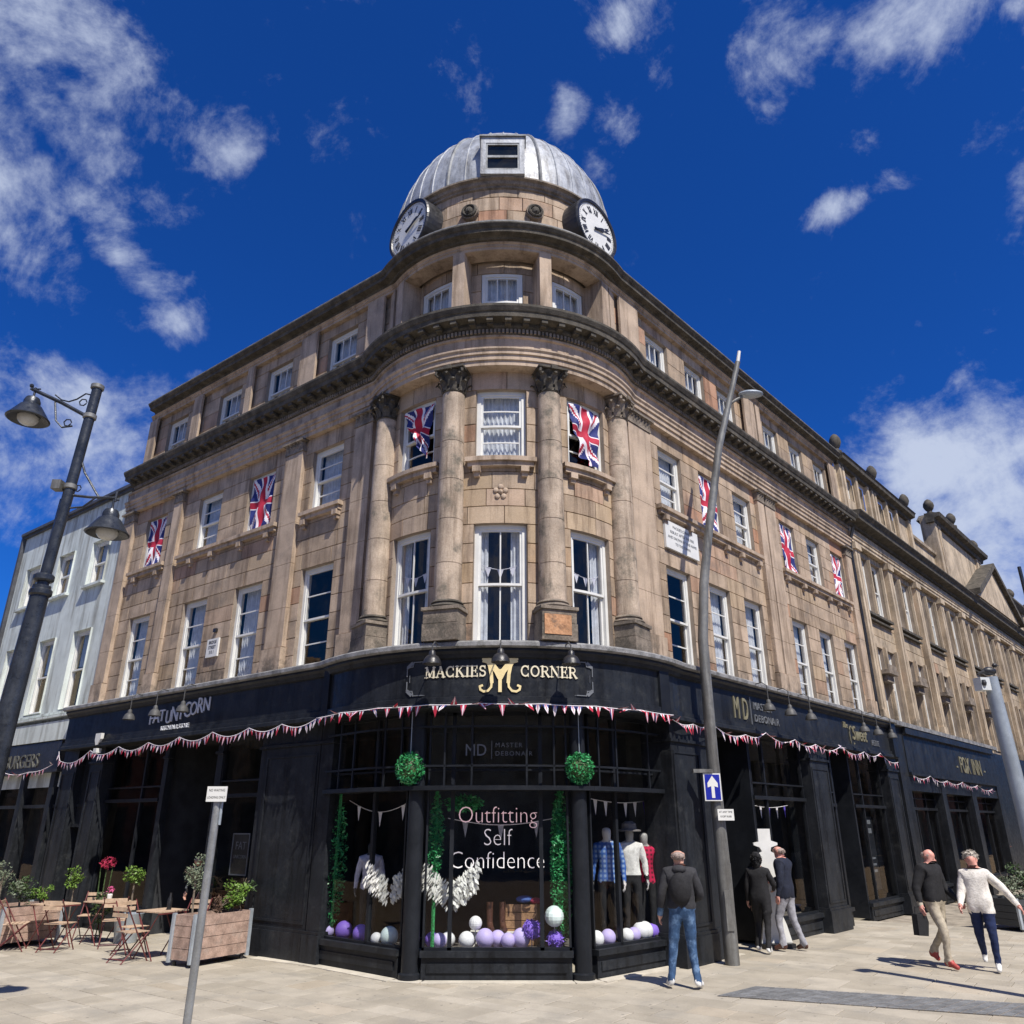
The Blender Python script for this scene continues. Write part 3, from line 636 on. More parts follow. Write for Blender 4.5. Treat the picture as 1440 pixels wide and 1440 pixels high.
# dormer in the dome
m = MB(); fd = Fr(C[0], C[1] - 2.7, 0)
box(m, fd, -.47, -.36, -.0, 1.4, 14.84, 15.86); box(m, fd, .36, .47, -.0, 1.4, 14.84, 15.86); box(m, fd, -.36, .36, -.0, 1.4, 15.7, 15.86); box(m, fd, -.36, .36, -.0, .3, 14.84, 14.95)
dm = m.build('dormer', LEAD, B)
m = MB(); box(m, fd, -.5, .5, -.04, 1.7, 15.86, 15.9); m.build('dormer_roof', LEADD, dm)
m = MB(); box(m, fd, -.36, .36, .01, .06, 14.95, 15.0); box(m, fd, -.36, -.32, .01, .06, 15.0, 15.65); box(m, fd, .32, .36, .01, .06, 15.0, 15.65); box(m, fd, -.36, .36, .01, .06, 15.65, 15.7); box(m, fd, -.32, .32, .01, .05, 15.3, 15.36); m.build('dormer_sash', LEADD, dm)
for z0, z1 in ((15.0, 15.3), (15.36, 15.65)): m = MB(); quad(m, fd.p(-.32, .035, z0), fd.p(.32, .035, z0), fd.p(.32, .035, z1), fd.p(-.32, .035, z1)); m.build('pane', GLD, dm)
m = MB(); quad(m, fd.p(-.36, .065, 14.95), fd.p(.36, .065, 14.95), fd.p(.36, .065, 15.7), fd.p(-.36, .065, 15.7)); m.build('dark_back', ROOMD, dm)
# clocks
def clock(th):
    R_ = 2.74; z0 = 14.08; cr = .6; cx, cy, _ = ft(th, R_, 0); fr = Fr(cx, cy, rad(th)); P = lambda r, a, y: fr.p(r * math.sin(a), y, z0 + r * math.cos(a))
    m = MB(); n = 40; prof = [(cr + .01, -.02), (cr + .03, -.06), (cr + .09, -.07), (cr + .11, -.03), (cr + .11, .6)]; vs = []; fs = []
    for r, y in prof:
        for k in range(n): vs.append(P(r, 2 * math.pi * k / n, y))
    for i in range(len(prof) - 1):
        for k in range(n): fs.append((i * n + k, i * n + (k + 1) % n, (i + 1) * n + (k + 1) % n, (i + 1) * n + k))
    m.add(vs, fs); o = m.build('clock', BLACK, B, smooth=False)
    m = MB(); m.add([P(cr + .03, 2 * math.pi * k / n, -.03) for k in range(n)], [tuple(range(n))]); m.build('dial', WHITE, o)
    m = MB()
    for k in range(60):
        a = 2 * math.pi * k / 60; l = .035; quad(m, P(cr - .01, a - .012, -.036), P(cr - .01, a + .012, -.036), P(cr - l, a + .012, -.036), P(cr - l, a - .012, -.036))
    m.build('minute_marks', BLACK, o)
    NUM = ['XII', 'I', 'II', 'III', 'IIII', 'V', 'VI', 'VII', 'VIII', 'IX', 'X', 'XI']
    for h, s_ in enumerate(NUM):
        m = MB(); a0 = 2 * math.pi * h / 12; ws_ = {'I': .036, 'V': .085, 'X': .09}; tw = sum(ws_[c_] for c_ in s_) ; x = -tw / 2; ri, ro = cr * .62, cr * .88
        Q = lambda x_, r: fr.p(r * math.sin(a0) + x_ * math.cos(a0), -.038, z0 + r * math.cos(a0) - x_ * math.sin(a0))
        for c_ in s_:
            w_ = ws_[c_]
            def bar(xa, ra, xb, rb, t): m.add([Q(xa - t, ra), Q(xa + t, ra), Q(xb + t, rb), Q(xb - t, rb)], [(0, 1, 2, 3)])
            if c_ == 'I': bar(x + w_ / 2, ri, x + w_ / 2, ro, .012)
            if c_ == 'V': bar(x + .012, ro, x + w_ / 2, ri, .014); bar(x + w_ - .012, ro, x + w_ / 2, ri, .008)
            if c_ == 'X': bar(x + .01, ro, x + w_ - .01, ri, .014); bar(x + w_ - .01, ro, x + .01, ri, .008)
            x += w_
        m.build('numeral', BLACK, o)
    for nm, a, l, t in (('hour_hand', rad(62), .33, .026), ('minute_hand', rad(75), .5, .017)):
        m = MB(); d = (math.sin(a), math.cos(a)); n_ = (d[1], -d[0])
        H = lambda u, v, y: fr.p(d[0] * u + n_[0] * v, y, z0 + d[1] * u + n_[1] * v)
        yy = -.06 if nm == 'hour_hand' else -.075
        m.add([H(-.1, -t, yy), H(-.1, t, yy), H(l * .7, t * 1.3, yy), H(l, 0, yy), H(l * .7, -t * 1.3, yy), H(-.1, -t, yy + .01), H(-.1, t, yy + .01), H(l * .7, t * 1.3, yy + .01), H(l, 0, yy + .01), H(l * .7, -t * 1.3, yy + .01)], [(0, 1, 2, 3, 4), (9, 8, 7, 6, 5)] + [(i, i + 5, (i + 1) % 5 + 5, (i + 1) % 5) for i in range(5)]); m.build(nm, BLACK, o)
clock(-47); clock(47)
for t in (-15.5, 15.5):
    cx, cy, _ = ft(t, 2.53, 0); fr = Fr(cx, cy, rad(t)); m = MB()
    n = 20; pts = [(.19 * math.sin(2 * math.pi * k / n), 14.02 + .19 * math.cos(2 * math.pi * k / n)) for k in range(n)]
    prism(m, fr, pts, -.06, .06); o = m.build('roundel', MIDST, B)
    m = MB(); c0 = fr.p(0, -.06, 14.02); ball(m, c0, .09, 10, 8, 1, .8, 1.2); ball(m, fr.p(0, -.13, 13.97), .025, 6, 5); tube(m, [fr.p(.135 * math.sin(a / 8 * math.pi), -.08, 14.02 + .135 * math.cos(a / 8 * math.pi)) for a in range(17)], .03, 6); m.build('carved_head', DARKST, o)

# ------------------------------------------------------------------ shopfronts of the corner building
C2 = (-.2, 16.3); R2 = 3.8; OL, OR = .32, .42
def fpath(d): return path(R2 + d, OL + d, OR + d, .5, 9.52, 4.78, C2)
FLE = 9.52
m = MB(); sweep(m, [(-.5, 4.74), (.1, 4.74), (.14, 4.76), (.14, 4.82), (.1, 4.85), (-.5, 4.88)], R2, OL, OR, .5, 9.55, 4.8, C2); m.build('shop_ledge', LEDGE, B)
m = MB(); sweep(m, [(-.5, 3.80), (-.02, 3.80), (.03, 3.82), (.03, 3.88), (-.01, 3.9), (-.01, 3.98), (-.05, 3.99), (-.05, 4.58), (0, 4.6), (.02, 4.66), (.06, 4.7), (.06, 4.738)], R2, OL, OR, .5, 9.52, 4.78, C2)
m.build('fascia', NAVY, B)
for f_, a, b, o_ in ((FRR, 4.42, 4.78, OR), (FRR, -7.35, -7.05, OR), (FL, .35, .5, OL)):
    m = MB(); box(m, f_, a, b, -o_ - .07, -o_ + .3, 3.84, 4.735); m.build('fascia_post', NAVYD, B)
# soffit behind the fascia and wall over the shops
m = MB()
pth = path(R2 - .4, OL - .4, OR - .4, .5, 9.52, 4.78, C2); pth2 = path(R2 - .02, OL - .02, OR - .02, .5, 9.52, 4.78, C2)
for (a, b, c_, d_) in zip(pth, pth[1:], pth2, pth2[1:]): quad(m, (a[0], a[1], 3.83), (b[0], b[1], 3.83), (d_[0], d_[1], 3.83), (c_[0], c_[1], 3.83)); quad(m, (a[0], a[1], 3.83), (b[0], b[1], 3.83), (b[0], b[1], 4.75), (a[0], a[1], 4.75))
m.build('soffit', NAVYD, B)

def shop_pilaster(fr, a, b, y0=-.22, z1=3.8, panel=True, par=None):
    m = MB(); box(m, fr, a, b, y0, .25, .0, z1); box(m, fr, a - .04, b + .04, y0 - .05, .25, 0, .42); box(m, fr, a - .03, b + .03, y0 - .03, .2, .42, .47)
    box(m, fr, a - .03, b + .03, y0 - .04, .2, z1 - .35, z1 - .3)
    if panel and b - a > .3:
        for p, q, r, t in ((a + .06, a + .1, .55, z1 - .5), (b - .1, b - .06, .55, z1 - .5), (a + .1, b - .1, .55, .59), (a + .1, b - .1, z1 - .54, z1 - .5)): box(m, fr, p, q, y0 - .015, y0, r, t)
    return m.build('shop_pilaster', NAVY, par or B)
def glazing(fr, a, b, y, zs, muls, riser=.38, glass=GLS, par=None, transom=2.6, proj=.0):
    """stallriser, sill, frame with mullions and transom, panes"""
    par = par or B
    m = MB(); box(m, fr, a, b, y - .05, y + .12, 0, riser - .08); box(m, fr, a + .08, b - .08, y - .07, y - .05, .1, riser - .16); box(m, fr, a - .02, b + .02, y - .1, y + .14, riser - .08, riser); o = m.build('stallriser', NAVY, par)
    m = MB(); t = .03
    xs = [a] + list(muls) + [b]
    for x in xs: box(m, fr, max(a, x - t), min(b, x + t) if x not in (a,) else a + t, y, y + .07, riser, zs)
    box(m, fr, a, b, y, y + .07, zs - .06, zs); box(m, fr, a, b, y, y + .07, riser, riser + .04)
    if transom: box(m, fr, a, b, y - .04 - proj, y + .08, transom, transom + .07); box(m, fr, a, b, y - .01, y + .06, transom + .3, transom + .33)
    m.build('shop_window_frame', NAVYD, par)
    for p, q in zip(xs, xs[1:]):
        for c0, c1 in ((riser + .04, transom), (transom + .07, zs - .06)) if transom else ((riser + .04, zs - .06),):
            g = MB(); quad(g, fr.p(p + t, y + .035, c0), fr.p(q - t, y + .035, c0), fr.p(q - t, y + .035, c1), fr.p(p + t, y + .035, c1)); g.build('pane', glass, par)
def seg_frame(p, q): return Fr(p[0], p[1], math.atan2(q[1] - p[1], q[0] - p[0])), math.dist(p, q)
# corner bay
A0, A1 = (-3.28, 14.62), (-1.66, 13.22); M0, M1 = (-1.33, 13.1), (.88, 13.1); E0, E1 = (1.23, 13.22), (2.92, 14.8)
FrA, LA = seg_frame(A0, A1); FrM, LM = seg_frame(M0, M1); FrE, LE = seg_frame(E0, E1)
glazing(FrA, 0, LA, 0, 3.82, [LA * .62]); glazing(FrM, 0, LM, 0, 3.82, [.4, 1.78]); glazing(FrE, 0, LE, 0, 3.82, [LE * .28])
for cx, cy in ((-1.5, 13.12), (1.05, 13.12)):
    m = MB(); lathe(m, cx, cy, [(.17, 0), (.17, .08), (.13, .1), (.125, 3.82)], 20); m.build('cast_column', NAVYD, B, smooth=True)
# transom shelf that runs round the bay
m = MB(); sh = [(-3.3, 14.45), (-2.5, 13.55), (-1.7, 12.98), (-1.1, 12.78), (-.2, 12.72), (.7, 12.78), (1.3, 12.98), (2.15, 13.65), (2.95, 14.6)]
for p, q in zip(sh, sh[1:]): f_, l_ = seg_frame(p, q); box(m, f_, -.01, l_ + .01, 0, .05, 2.6, 2.665); box(m, f_, 0, l_, .05, .55, 2.61, 2.63)
m.build('transom_shelf', NAVYD, B)
m = MB(); sh2 = [(-3.3, 14.45), (-2.4, 13.5), (-1.5, 12.95), (-.2, 12.8), (1.1, 12.95), (2.05, 13.65), (2.95, 14.6)]
for i, (p, q) in enumerate(zip(sh2, sh2[1:])):
    f_, l_ = seg_frame(p, q)
    for zz in (2.95, 3.55): box(m, f_, 0, l_, .02, .05, zz, zz + .03)
    for k in range(1, 3): box(m, f_, l_ * k / 3 - .015, l_ * k / 3 + .015, .02, .05, 2.66, 3.82)
m.build('upper_glazing_bars', NAVYD, B)
# left street shops
shop_pilaster(FL, -1.6, -.02, -.02, panel=True); shop_pilaster(FL, .02, .35, -.04, panel=False)
shop_pilaster(FL, -8.32, -7.72, -.1); shop_pilaster(FL, -9.75, -9.0, -.1); shop_pilaster(FL, -5.4, -5.25, .1, panel=False); shop_pilaster(FL, -3.4, -3.2, .1, panel=False); shop_pilaster(FL, -1.85, -1.7, .05, panel=False)
glazing(FL, -3.2, -1.85, .12, 3.82, [], riser=.55, transom=2.6); glazing(FL, -7.7, -5.42, .12, 3.82, [-6.2], riser=.5, transom=2.57)
m = MB(); box(m, FL, -9.0, -8.32, .1, .2, 2.1, 3.82); box(m, FL, -9.0, -8.32, .02, .2, 2.05, 2.12); box(m, FL, -8.95, -8.37, .05, .12, 2.5, 2.56); m.build('door_head_panel', NAVY, B)
m = MB(); box(m, FL, -8.97, -8.35, .5, .55, .02, 2.05); o = m.build('door', NAVYD, B); m = MB(); box(m, FL, -8.46, -8.42, .45, .5, .95, 1.15); m.build('handle', STEEL, o)
# right street shops
shop_pilaster(FRR, -6.95, -5.95, -.36, panel=True); shop_pilaster(FRR, -5.9, -5.6, -.3, panel=False)
shop_pilaster(FRR, -1.12, -.12, -.36); shop_pilaster(FRR, 3.95, 4.75, -.36)
glazing(FRR, -3.62, -1.15, -.15, 3.82, [-3.0], transom=2.58); glazing(FRR, -5.55, -5.1, -.15, 3.82, [], transom=2.58)
glazing(FRR, -.1, .55, -.15, 3.82, [], transom=2.5); glazing(FRR, 1.75, 3.9, -.15, 3.82, [2.4], transom=2.5)
m = MB(); box(m, FRR, .62, 1.7, .9, .95, .05, 2.5); box(m, FRR, .55, .62, -.15, .9, .05, 3.8); box(m, FRR, 1.7, 1.75, -.15, .9, .05, 3.8); m.build('recessed_doorway', NAVYD, B)
for x in (-5.08, -3.66): m = MB(); box(m, FRR, x - .03, x + .03, -.15, 1.4, .05, 3.8); m.build('door_lobby_wall', NAVYD, B)
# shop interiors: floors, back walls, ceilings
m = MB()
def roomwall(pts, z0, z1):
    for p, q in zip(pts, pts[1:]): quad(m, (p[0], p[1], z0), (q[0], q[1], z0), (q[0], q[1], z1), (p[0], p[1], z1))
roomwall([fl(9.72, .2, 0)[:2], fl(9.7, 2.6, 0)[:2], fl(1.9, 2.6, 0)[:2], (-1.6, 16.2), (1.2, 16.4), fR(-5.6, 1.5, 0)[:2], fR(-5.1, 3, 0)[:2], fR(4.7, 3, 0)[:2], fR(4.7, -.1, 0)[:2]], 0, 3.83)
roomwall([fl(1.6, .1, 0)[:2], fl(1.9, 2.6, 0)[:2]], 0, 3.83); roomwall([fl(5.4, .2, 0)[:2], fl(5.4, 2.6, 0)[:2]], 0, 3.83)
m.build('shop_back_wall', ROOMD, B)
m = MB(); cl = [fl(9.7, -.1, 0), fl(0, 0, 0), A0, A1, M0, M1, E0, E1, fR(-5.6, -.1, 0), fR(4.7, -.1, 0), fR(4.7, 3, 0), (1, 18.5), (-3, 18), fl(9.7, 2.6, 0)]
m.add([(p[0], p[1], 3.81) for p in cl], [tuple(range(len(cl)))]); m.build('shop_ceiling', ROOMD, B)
m = MB()
for q in ([A0, A1, (-1.5, 13.2), (-1.5, 14.7), (-3.2, 16)], [M0, M1, (.95, 14.6), (-1.4, 14.6)], [E0, E1, (3.3, 15.7), (1.6, 15.6), (1.1, 14.4)]):
    m.add([(p[0] + .0, p[1] + .1, .36) for p in q], [tuple(range(len(q)))])
quad(m, fR(-3.6, 0, .36), fR(-1.2, 0, .36), fR(-1.2, 1.2, .36), fR(-3.6, 1.2, .36))
m.build('display_floor', mat('display_floor', (.12, .11, .1), .6), B)

# ------------------------------------------------------------------ lettering
def text_mesh(body, size, fr, x, y, z, m_, parent, name='lettering', ext=.012, align='CENTER', sx=1.0, shear=0, sp=1.0):
    cu = bpy.data.curves.new('t', 'FONT'); cu.body = body; cu.size = size; cu.extrude = ext; cu.align_x = align; cu.shear = shear; cu.offset = -.0075 if name == 'word' and ext == .012 and 'neon' in m_.name else 0; cu.space_character = sp; cu.resolution_u = 3
    o = bpy.data.objects.new('t', cu); COL.objects.link(o); dg = bpy.context.evaluated_depsgraph_get(); me = bpy.data.meshes.new_from_object(o.evaluated_get(dg))
    m = MB(); m.add([fr.p(x + v.co.x * sx, y - v.co.z, z + v.co.y) for v in me.vertices], [tuple(p.vertices) for p in me.polygons])
    bpy.data.objects.remove(o); bpy.data.curves.remove(cu); bpy.data.meshes.remove(me)
    return m.build(name, m_, parent)
def arc(cx, cy, rx, ry, a0, a1, n=12): return [(cx + rx * math.cos(rad(a0 + (a1 - a0) * i / n)), cy + ry * math.sin(rad(a0 + (a1 - a0) * i / n))) for i in range(n + 1)]
K, k_ = .17, .075
GLY = {'M': (1.0, [([(.12, 0), (.12, 1)], k_), ([(.12, 1), (.5, .1)], K), ([(.5, .1), (.88, 1)], k_), ([(.88, 0), (.88, 1)], K), ([(0, .03), (.25, .03)], k_), ([(.72, .03), (1, .03)], k_), ([(0, .97), (.2, .97)], k_), ([(.8, .97), (1, .97)], k_)]),
 'A': (.9, [([(.1, 0), (.45, 1)], k_), ([(.45, 1), (.8, 0)], K), ([(.22, .35), (.68, .35)], k_), ([(0, .03), (.22, .03)], k_), ([(.66, .03), (.92, .03)], k_)]),
 'C': (.85, [(arc(.45, .5, .38, .46, 50, 310, 16), .13), ([(.74, .98), (.74, .68)], k_), ([(.74, .02), (.74, .25)], k_)]),
 'K': (.88, [([(.15, 0), (.15, 1)], K), ([(.15, .4), (.7, 1)], k_), ([(.35, .58), (.78, 0)], K), ([(0, .03), (.3, .03)], k_), ([(0, .97), (.3, .97)], k_), ([(.55, .97), (.85, .97)], k_), ([(.62, .03), (.92, .03)], k_)]),
 'I': (.36, [([(.17, 0), (.17, 1)], K), ([(0, .03), (.34, .03)], k_), ([(0, .97), (.34, .97)], k_)]),
 'E': (.74, [([(.15, 0), (.15, 1)], K), ([(0, .03), (.68, .03)], k_), ([(0, .97), (.64, .97)], k_), ([(.15, .52), (.5, .52)], k_), ([(.66, .0), (.66, .24)], k_), ([(.62, .78), (.62, 1)], k_), ([(.5, .4), (.5, .64)], k_)]),
 'S': (.66, [(arc(.32, .74, .23, .22, 40, 270, 10) + arc(.32, .27, .25, .24, 90, -140, 10), .13), ([(.55, .98), (.55, .76)], k_), ([(.07, .02), (.07, .26)], k_)]),
 'O': (.95, [(arc(.46, .5, .38, .46, 0, 360, 22), .13)]),
 'R': (.86, [([(.15, 0), (.15, 1)], K), ([(.15, .96)] + arc(.42, .73, .25, .23, 90, -90, 8) + [(.15, .5)], .09), ([(.42, .5), (.8, 0)], K), ([(0, .03), (.3, .03)], k_), ([(0, .97), (.3, .97)], k_), ([(.7, .03), (.9, .03)], k_)]),
 'N': (.95, [([(.12, 0), (.12, 1)], k_), ([(.12, 1), (.82, 0)], K), ([(.82, 0), (.82, 1)], k_), ([(0, .03), (.25, .03)], k_), ([(0, .97), (.2, .97)], k_), ([(.7, .97), (.95, .97)], k_)])}
def stroke(mb, fr, pts, w_, y, th=.014):
    for i, (p, q) in enumerate(zip(pts, pts[1:])):
        d = math.dist(p, q) or 1e-6; nx, nz = -(q[1] - p[1]) / d * w_ / 2, (q[0] - p[0]) / d * w_ / 2; e = ((q[0] - p[0]) / d * .01, (q[1] - p[1]) / d * .01)
        c_ = [(p[0] + nx - e[0], p[1] + nz - e[1]), (p[0] - nx - e[0], p[1] - nz - e[1]), (q[0] - nx + e[0], q[1] - nz + e[1]), (q[0] + nx + e[0], q[1] + nz + e[1])]
        mb.add([fr.p(x, y - th - .0008 * (i % 3), z) for x, z in c_] + [fr.p(x, y, z) for x, z in c_], [(0, 1, 2, 3), (0, 4, 5, 1), (1, 5, 6, 2), (2, 6, 7, 3), (3, 7, 4, 0)])
FC2 = Fr(C2[0], C2[1], 0, R2 - .05)
def serif_word(word, x, z, h, fr, y, m_, parent, sp=.12, wx=.8):
    for ch in word:
        w_, st = GLY[ch]; mb = MB()
        for pts, sw in st: stroke(mb, fr, [(x + a * h * wx, z + b * h) for a, b in pts], sw * h, y)
        mb.build('letter', m_, parent); x += (w_ + sp) * h * wx
    return x
sg = thing('shop_name_sign', 'gold MACKIES CORNER lettering around an ornate letter M on the curved navy fascia', 'sign', FC2.p(0, -.02, 4.1))
serif_word('MACKIES', -1.22, 4.3, .17, FC2, -.004, CREAM, sg, .12, .97); serif_word('CORNER', .34, 4.3, .17, FC2, -.004, CREAM, sg, .12, .94)
mb = MB(); cx_ = .01
for sgn in (-1, 1):
    S_ = lambda pts: [(cx_ + sgn * x, z) for x, z in pts]
    stroke(mb, FC2, S_([(.27, 4.55), (.2, 4.53), (.165, 4.46), (.14, 4.33), (.13, 4.2)]), .055, -.004); stroke(mb, FC2, S_([(.28, 4.575), (.15, 4.575)]), .03, -.004)
    stroke(mb, FC2, S_([(.13, 4.22), (.14, 4.13), (.19, 4.07), (.26, 4.06), (.31, 4.09), (.32, 4.14), (.28, 4.155)]), .034, -.004)
    stroke(mb, FC2, S_([(.2, 4.56), (.13, 4.48), (.05, 4.38), (.0, 4.28)]), .09, -.006)
stroke(mb, FC2, [(cx_, 4.4), (cx_, 4.06)], .055, -.008); mb.build('ornate_letter', GOLD, sg)
mb = MB()
for sx_ in (-1, 1):
    for sz_ in (-1, 1):
        X, Z = sx_ * 1.55, 4.3 + sz_ * .27; pts = [(X - sx_ * .28, Z), (X - sx_ * .12, Z), (X - sx_ * .1, Z - sz_ * .07), (X, Z - sz_ * .09), (X, Z - sz_ * .22)]
        stroke(mb, FC2, pts, .014, -.004); stroke(mb, FC2, [(X - sx_ * .09, Z - sz_ * .01), (X - sx_ * .01, Z - sz_ * .08)], .05, -.004)
    stroke(mb, FC2, [(sx_ * 1.5, 4.25), (sx_ * 1.5, 4.35)], .004, -.003)
stroke(mb, FC2, [(-1.27, 4.03), (1.27, 4.03)], .006, -.003); mb.build('corner_ornament', GREYL, sg)
FFL = Fr(*[PL[i] + nL[i] * (OL - .05) for i in (0, 1)], FL.a); FFR = Fr(*[PR[i] + nR[i] * (OR - .05) for i in (0, 1)], FRR.a)
sg = thing('kitchen_sign', 'hand drawn pale grey FAT UNICORN KITCHEN lettering on the left street fascia', 'sign', FFL.p(-4.5, -.02, 4.1))
for i, (ch, x) in enumerate((('F', -5.55), ('A', -5.34), ('T', -5.12))): text_mesh(ch, .36 + .05 * (i % 2), FFL, x, -.01, 4.16 + .02 * i, SILVL, sg, 'letter')
for i, ch in enumerate('UNICORN'): text_mesh(ch, .4 + .06 * ((i * 3) % 2), FFL, -4.85 + i * .235, -.01, 4.14 + .025 * i, SILVL, sg, 'letter', sx=.85)
text_mesh('KITCHEN & STORE', .13, FFL, -4.55, -.01, 4.0, SILVL, sg, 'strapline')
m = MB(); prism(m, FFL, [(-7.78, 3.95), (-7.72, 3.84), (-7.62, 3.84), (-7.52, 3.97), (-7.52, 4.1), (-7.78, 4.1)], -.1, -.03); tag(m.build('alarm_box', WHITE), 'white shield shaped alarm box on the left street fascia', 'alarm box')
m = MB(); box(m, FFL, -7.72, -7.58, -.12, -.0, 3.66, 3.76); tag(m.build('camera_box', WHITE), 'small white camera under the left street fascia below the alarm box', 'camera')
sg = thing('menswear_sign', 'dull gold MD MASTER DEBONAIR lettering on the right street fascia', 'sign', FFR.p(-3.4, -.02, 4.1))
text_mesh('M', .62, FFR, -4.4, -.01, 4.07, DULLG, sg, 'letter', sx=.55); text_mesh('D', .62, FFR, -4.03, -.01, 4.07, DULLG, sg, 'letter', sx=.55)
m = MB(); box(m, FFR, -3.8, -3.78, -.02, 0, 4.0, 4.55); m.build('divider', GREYL, sg); text_mesh('MASTER', .21, FFR, -3.66, -.01, 4.32, GREYL, sg, 'word', align='LEFT', sp=1.15); text_mesh('DEBONAIR', .21, FFR, -3.66, -.01, 4.07, GREYL, sg, 'word', align='LEFT', sp=1.15)
sg = thing('petite_sign', 'cream script The Sweet Petite lettering on the right street fascia', 'sign', FFR.p(2, -.02, 4.1))
text_mesh('The', .2, FFR, 1.3, -.01, 4.36, DULLG, sg, 'word', shear=.3); text_mesh('Sweet', .5, FFR, 2.2, -.01, 4.1, DULLG, sg, 'word', shear=.35, sx=.8); text_mesh('PETITE', .2, FFR, 3.3, -.01, 4.05, GREYL, sg, 'word', sx=.9)
m = MB(); stroke(m, FFR, arc(1.67, 4.15, .13, .27, 30, 330, 14), .03, -.004); m.build('flourish', DULLG, sg)
sg = thing('window_sign', 'faint MD MASTER DEBONAIR lettering in the upper glass of the corner bay', 'sign', FrM.p(1.1, -.02, 3.1))
text_mesh('MD', .26, FrM, .75, -.02, 3.13, GREYL, sg, 'monogram', .004, sx=.9); m = MB(); box(m, FrM, 1.0, 1.01, -.03, -.02, 3.08, 3.36); m.build('divider', GREYL, sg)
text_mesh('MASTER', .1, FrM, 1.06, -.02, 3.26, GREYL, sg, 'word', .003, 'LEFT', sp=1.3); text_mesh('DEBONAIR', .1, FrM, 1.06, -.02, 3.13, GREYL, sg, 'word', .003, 'LEFT', sp=1.3)
NEON = mat('neon_tube', (.8, .62, .64), .4, var=.02, bump=0, emit=((1, .62, .66), .35)); NEONW = mat('neon_tube_white', (.8, .78, .78), .4, var=.02, bump=0, emit=((1, .85, .86), .35))
sg = thing('slogan_sign', 'thin tube letters reading Outfitting Self Confidence hung in the centre bay window', 'sign', FrM.p(1.15, .25, 1.5))
for i, (wd_, z, x, mm) in enumerate((('Outfitting', 2.13, 1.15, NEON), ('Self', 1.8, 1.12, NEONW), ('Confidence', 1.47, 1.16, NEONW))): text_mesh(wd_, .36, FrM, 1.1, .25, z, mm, sg, 'word', .012, sx=.9)

# sign lamps
LAMPG = mat('dull_lamp_metal', (.075, .075, .075), .6, metal=.2)
def sign_lamp(fr, x, label, group, y=-.0, z=4.74):
    dz = 0 if 'curved' in group else -.2; sc_ = 1 if dz == 0 else .85
    m = MB(); p = fr.p(x, y - .42, 4.44); t = thing('sign_lamp', label, 'lamp', fr.p(x, y, z - .12), group=group)
    tube(m, [fr.p(x, y + .02, z - .02), fr.p(x, y - .14, z + .05), fr.p(x, y - .32, z + .07), fr.p(x, y - .42, z + .0), fr.p(x, y - .42, z - .12 + dz)], .011, 6); m.build('swan_neck', LAMPG, t)
    m = MB(); lathe(m, p[0], p[1], [(r_ * sc_, z_ + dz) for r_, z_ in ((.03, 4.66), (.05, 4.64), (.06, 4.58), (.1, 4.555), (.135, 4.5), (.15, 4.44), (.14, 4.44), (.12, 4.5), (.05, 4.55))], 16, cap=False); m.build('lamp_shade', LAMPG if 'left' in group or 'right' in group else BLACK, t, smooth=True)
    m = MB(); ball(m, (p[0], p[1], 4.5 + dz), .04, 8, 6); m.build('bulb', mat('bulb', (.7, .7, .65), .3, bump=0), t)
for x, l in ((-.96, 'left'), (.02, 'middle'), (1.03, 'right')): sign_lamp(FC2, x, f'black swan neck lamp over the curved MACKIES CORNER sign, {l} one of three', 'lamps over the curved corner sign')
for s_, l in ((5.75, 'farthest left, beside'), (4.7, 'over the first word of'), (3.65, 'over the last letters of')): sign_lamp(FFL, -s_, f'grey swan neck lamp {l} the FAT UNICORN sign', 'lamps on the left street fascia')
for s_, l in ((-3.8, 'nearest, over the MASTER DEBONAIR sign'), (-2.8, 'between the MASTER DEBONAIR sign and the fascia middle'), (-1.75, 'above the plain middle of the right fascia'), (1.45, 'over the word The of the script sign'), (2.4, 'over the middle of the Sweet Petite sign'), (3.45, 'farthest, at the end of the Sweet Petite sign')):
    sign_lamp(FFR, s_, 'grey swan neck lamp ' + l, 'lamps on the right street fascia')

# plaque, street sign, box
pq = thing('stone_plaque', 'white inscribed plaque fixed between the first right street windows', 'plaque', fR(-5.4, -.03, 7.35))
m = MB(); box(m, FRR, -6.05, -4.75, -.06, -.01, 7.33, 7.93); m.build('slab', WHITE, pq)
for i, tx in enumerate(("MACKIE'S CORNER", 'REBUILT AFTER THE FIRE', 'AND KNOWN BY THIS NAME', 'TO THE TOWN')): text_mesh(tx, .085, FRR, -5.4, -.062, 7.8 - i * .12, GREYL, pq, 'inscription', .002)
pq = thing('street_name_plate', 'small white three line plate beside the first floor window on the left street', 'sign', fl(3.92, -.02, 5.5))
m = MB(); box(m, FL, -4.15, -3.72, -.05, -.01, 5.5, 5.9); m.build('plate', WHITE, pq)
for i, tx in enumerate(('BRIDGE', 'STREET', 'S R 1')): text_mesh(tx, .1, FL, -3.935, -.052, 5.79 - i * .11, BLACK, pq, 'line', .002, sx=.85)
m = MB(); box(m, FL, -3.98, -3.88, -.06, -.0, 6.05, 6.13); tag(m.build('wall_bracket', BLACK), 'small black bracket on the wall above the street name plate', 'bracket')

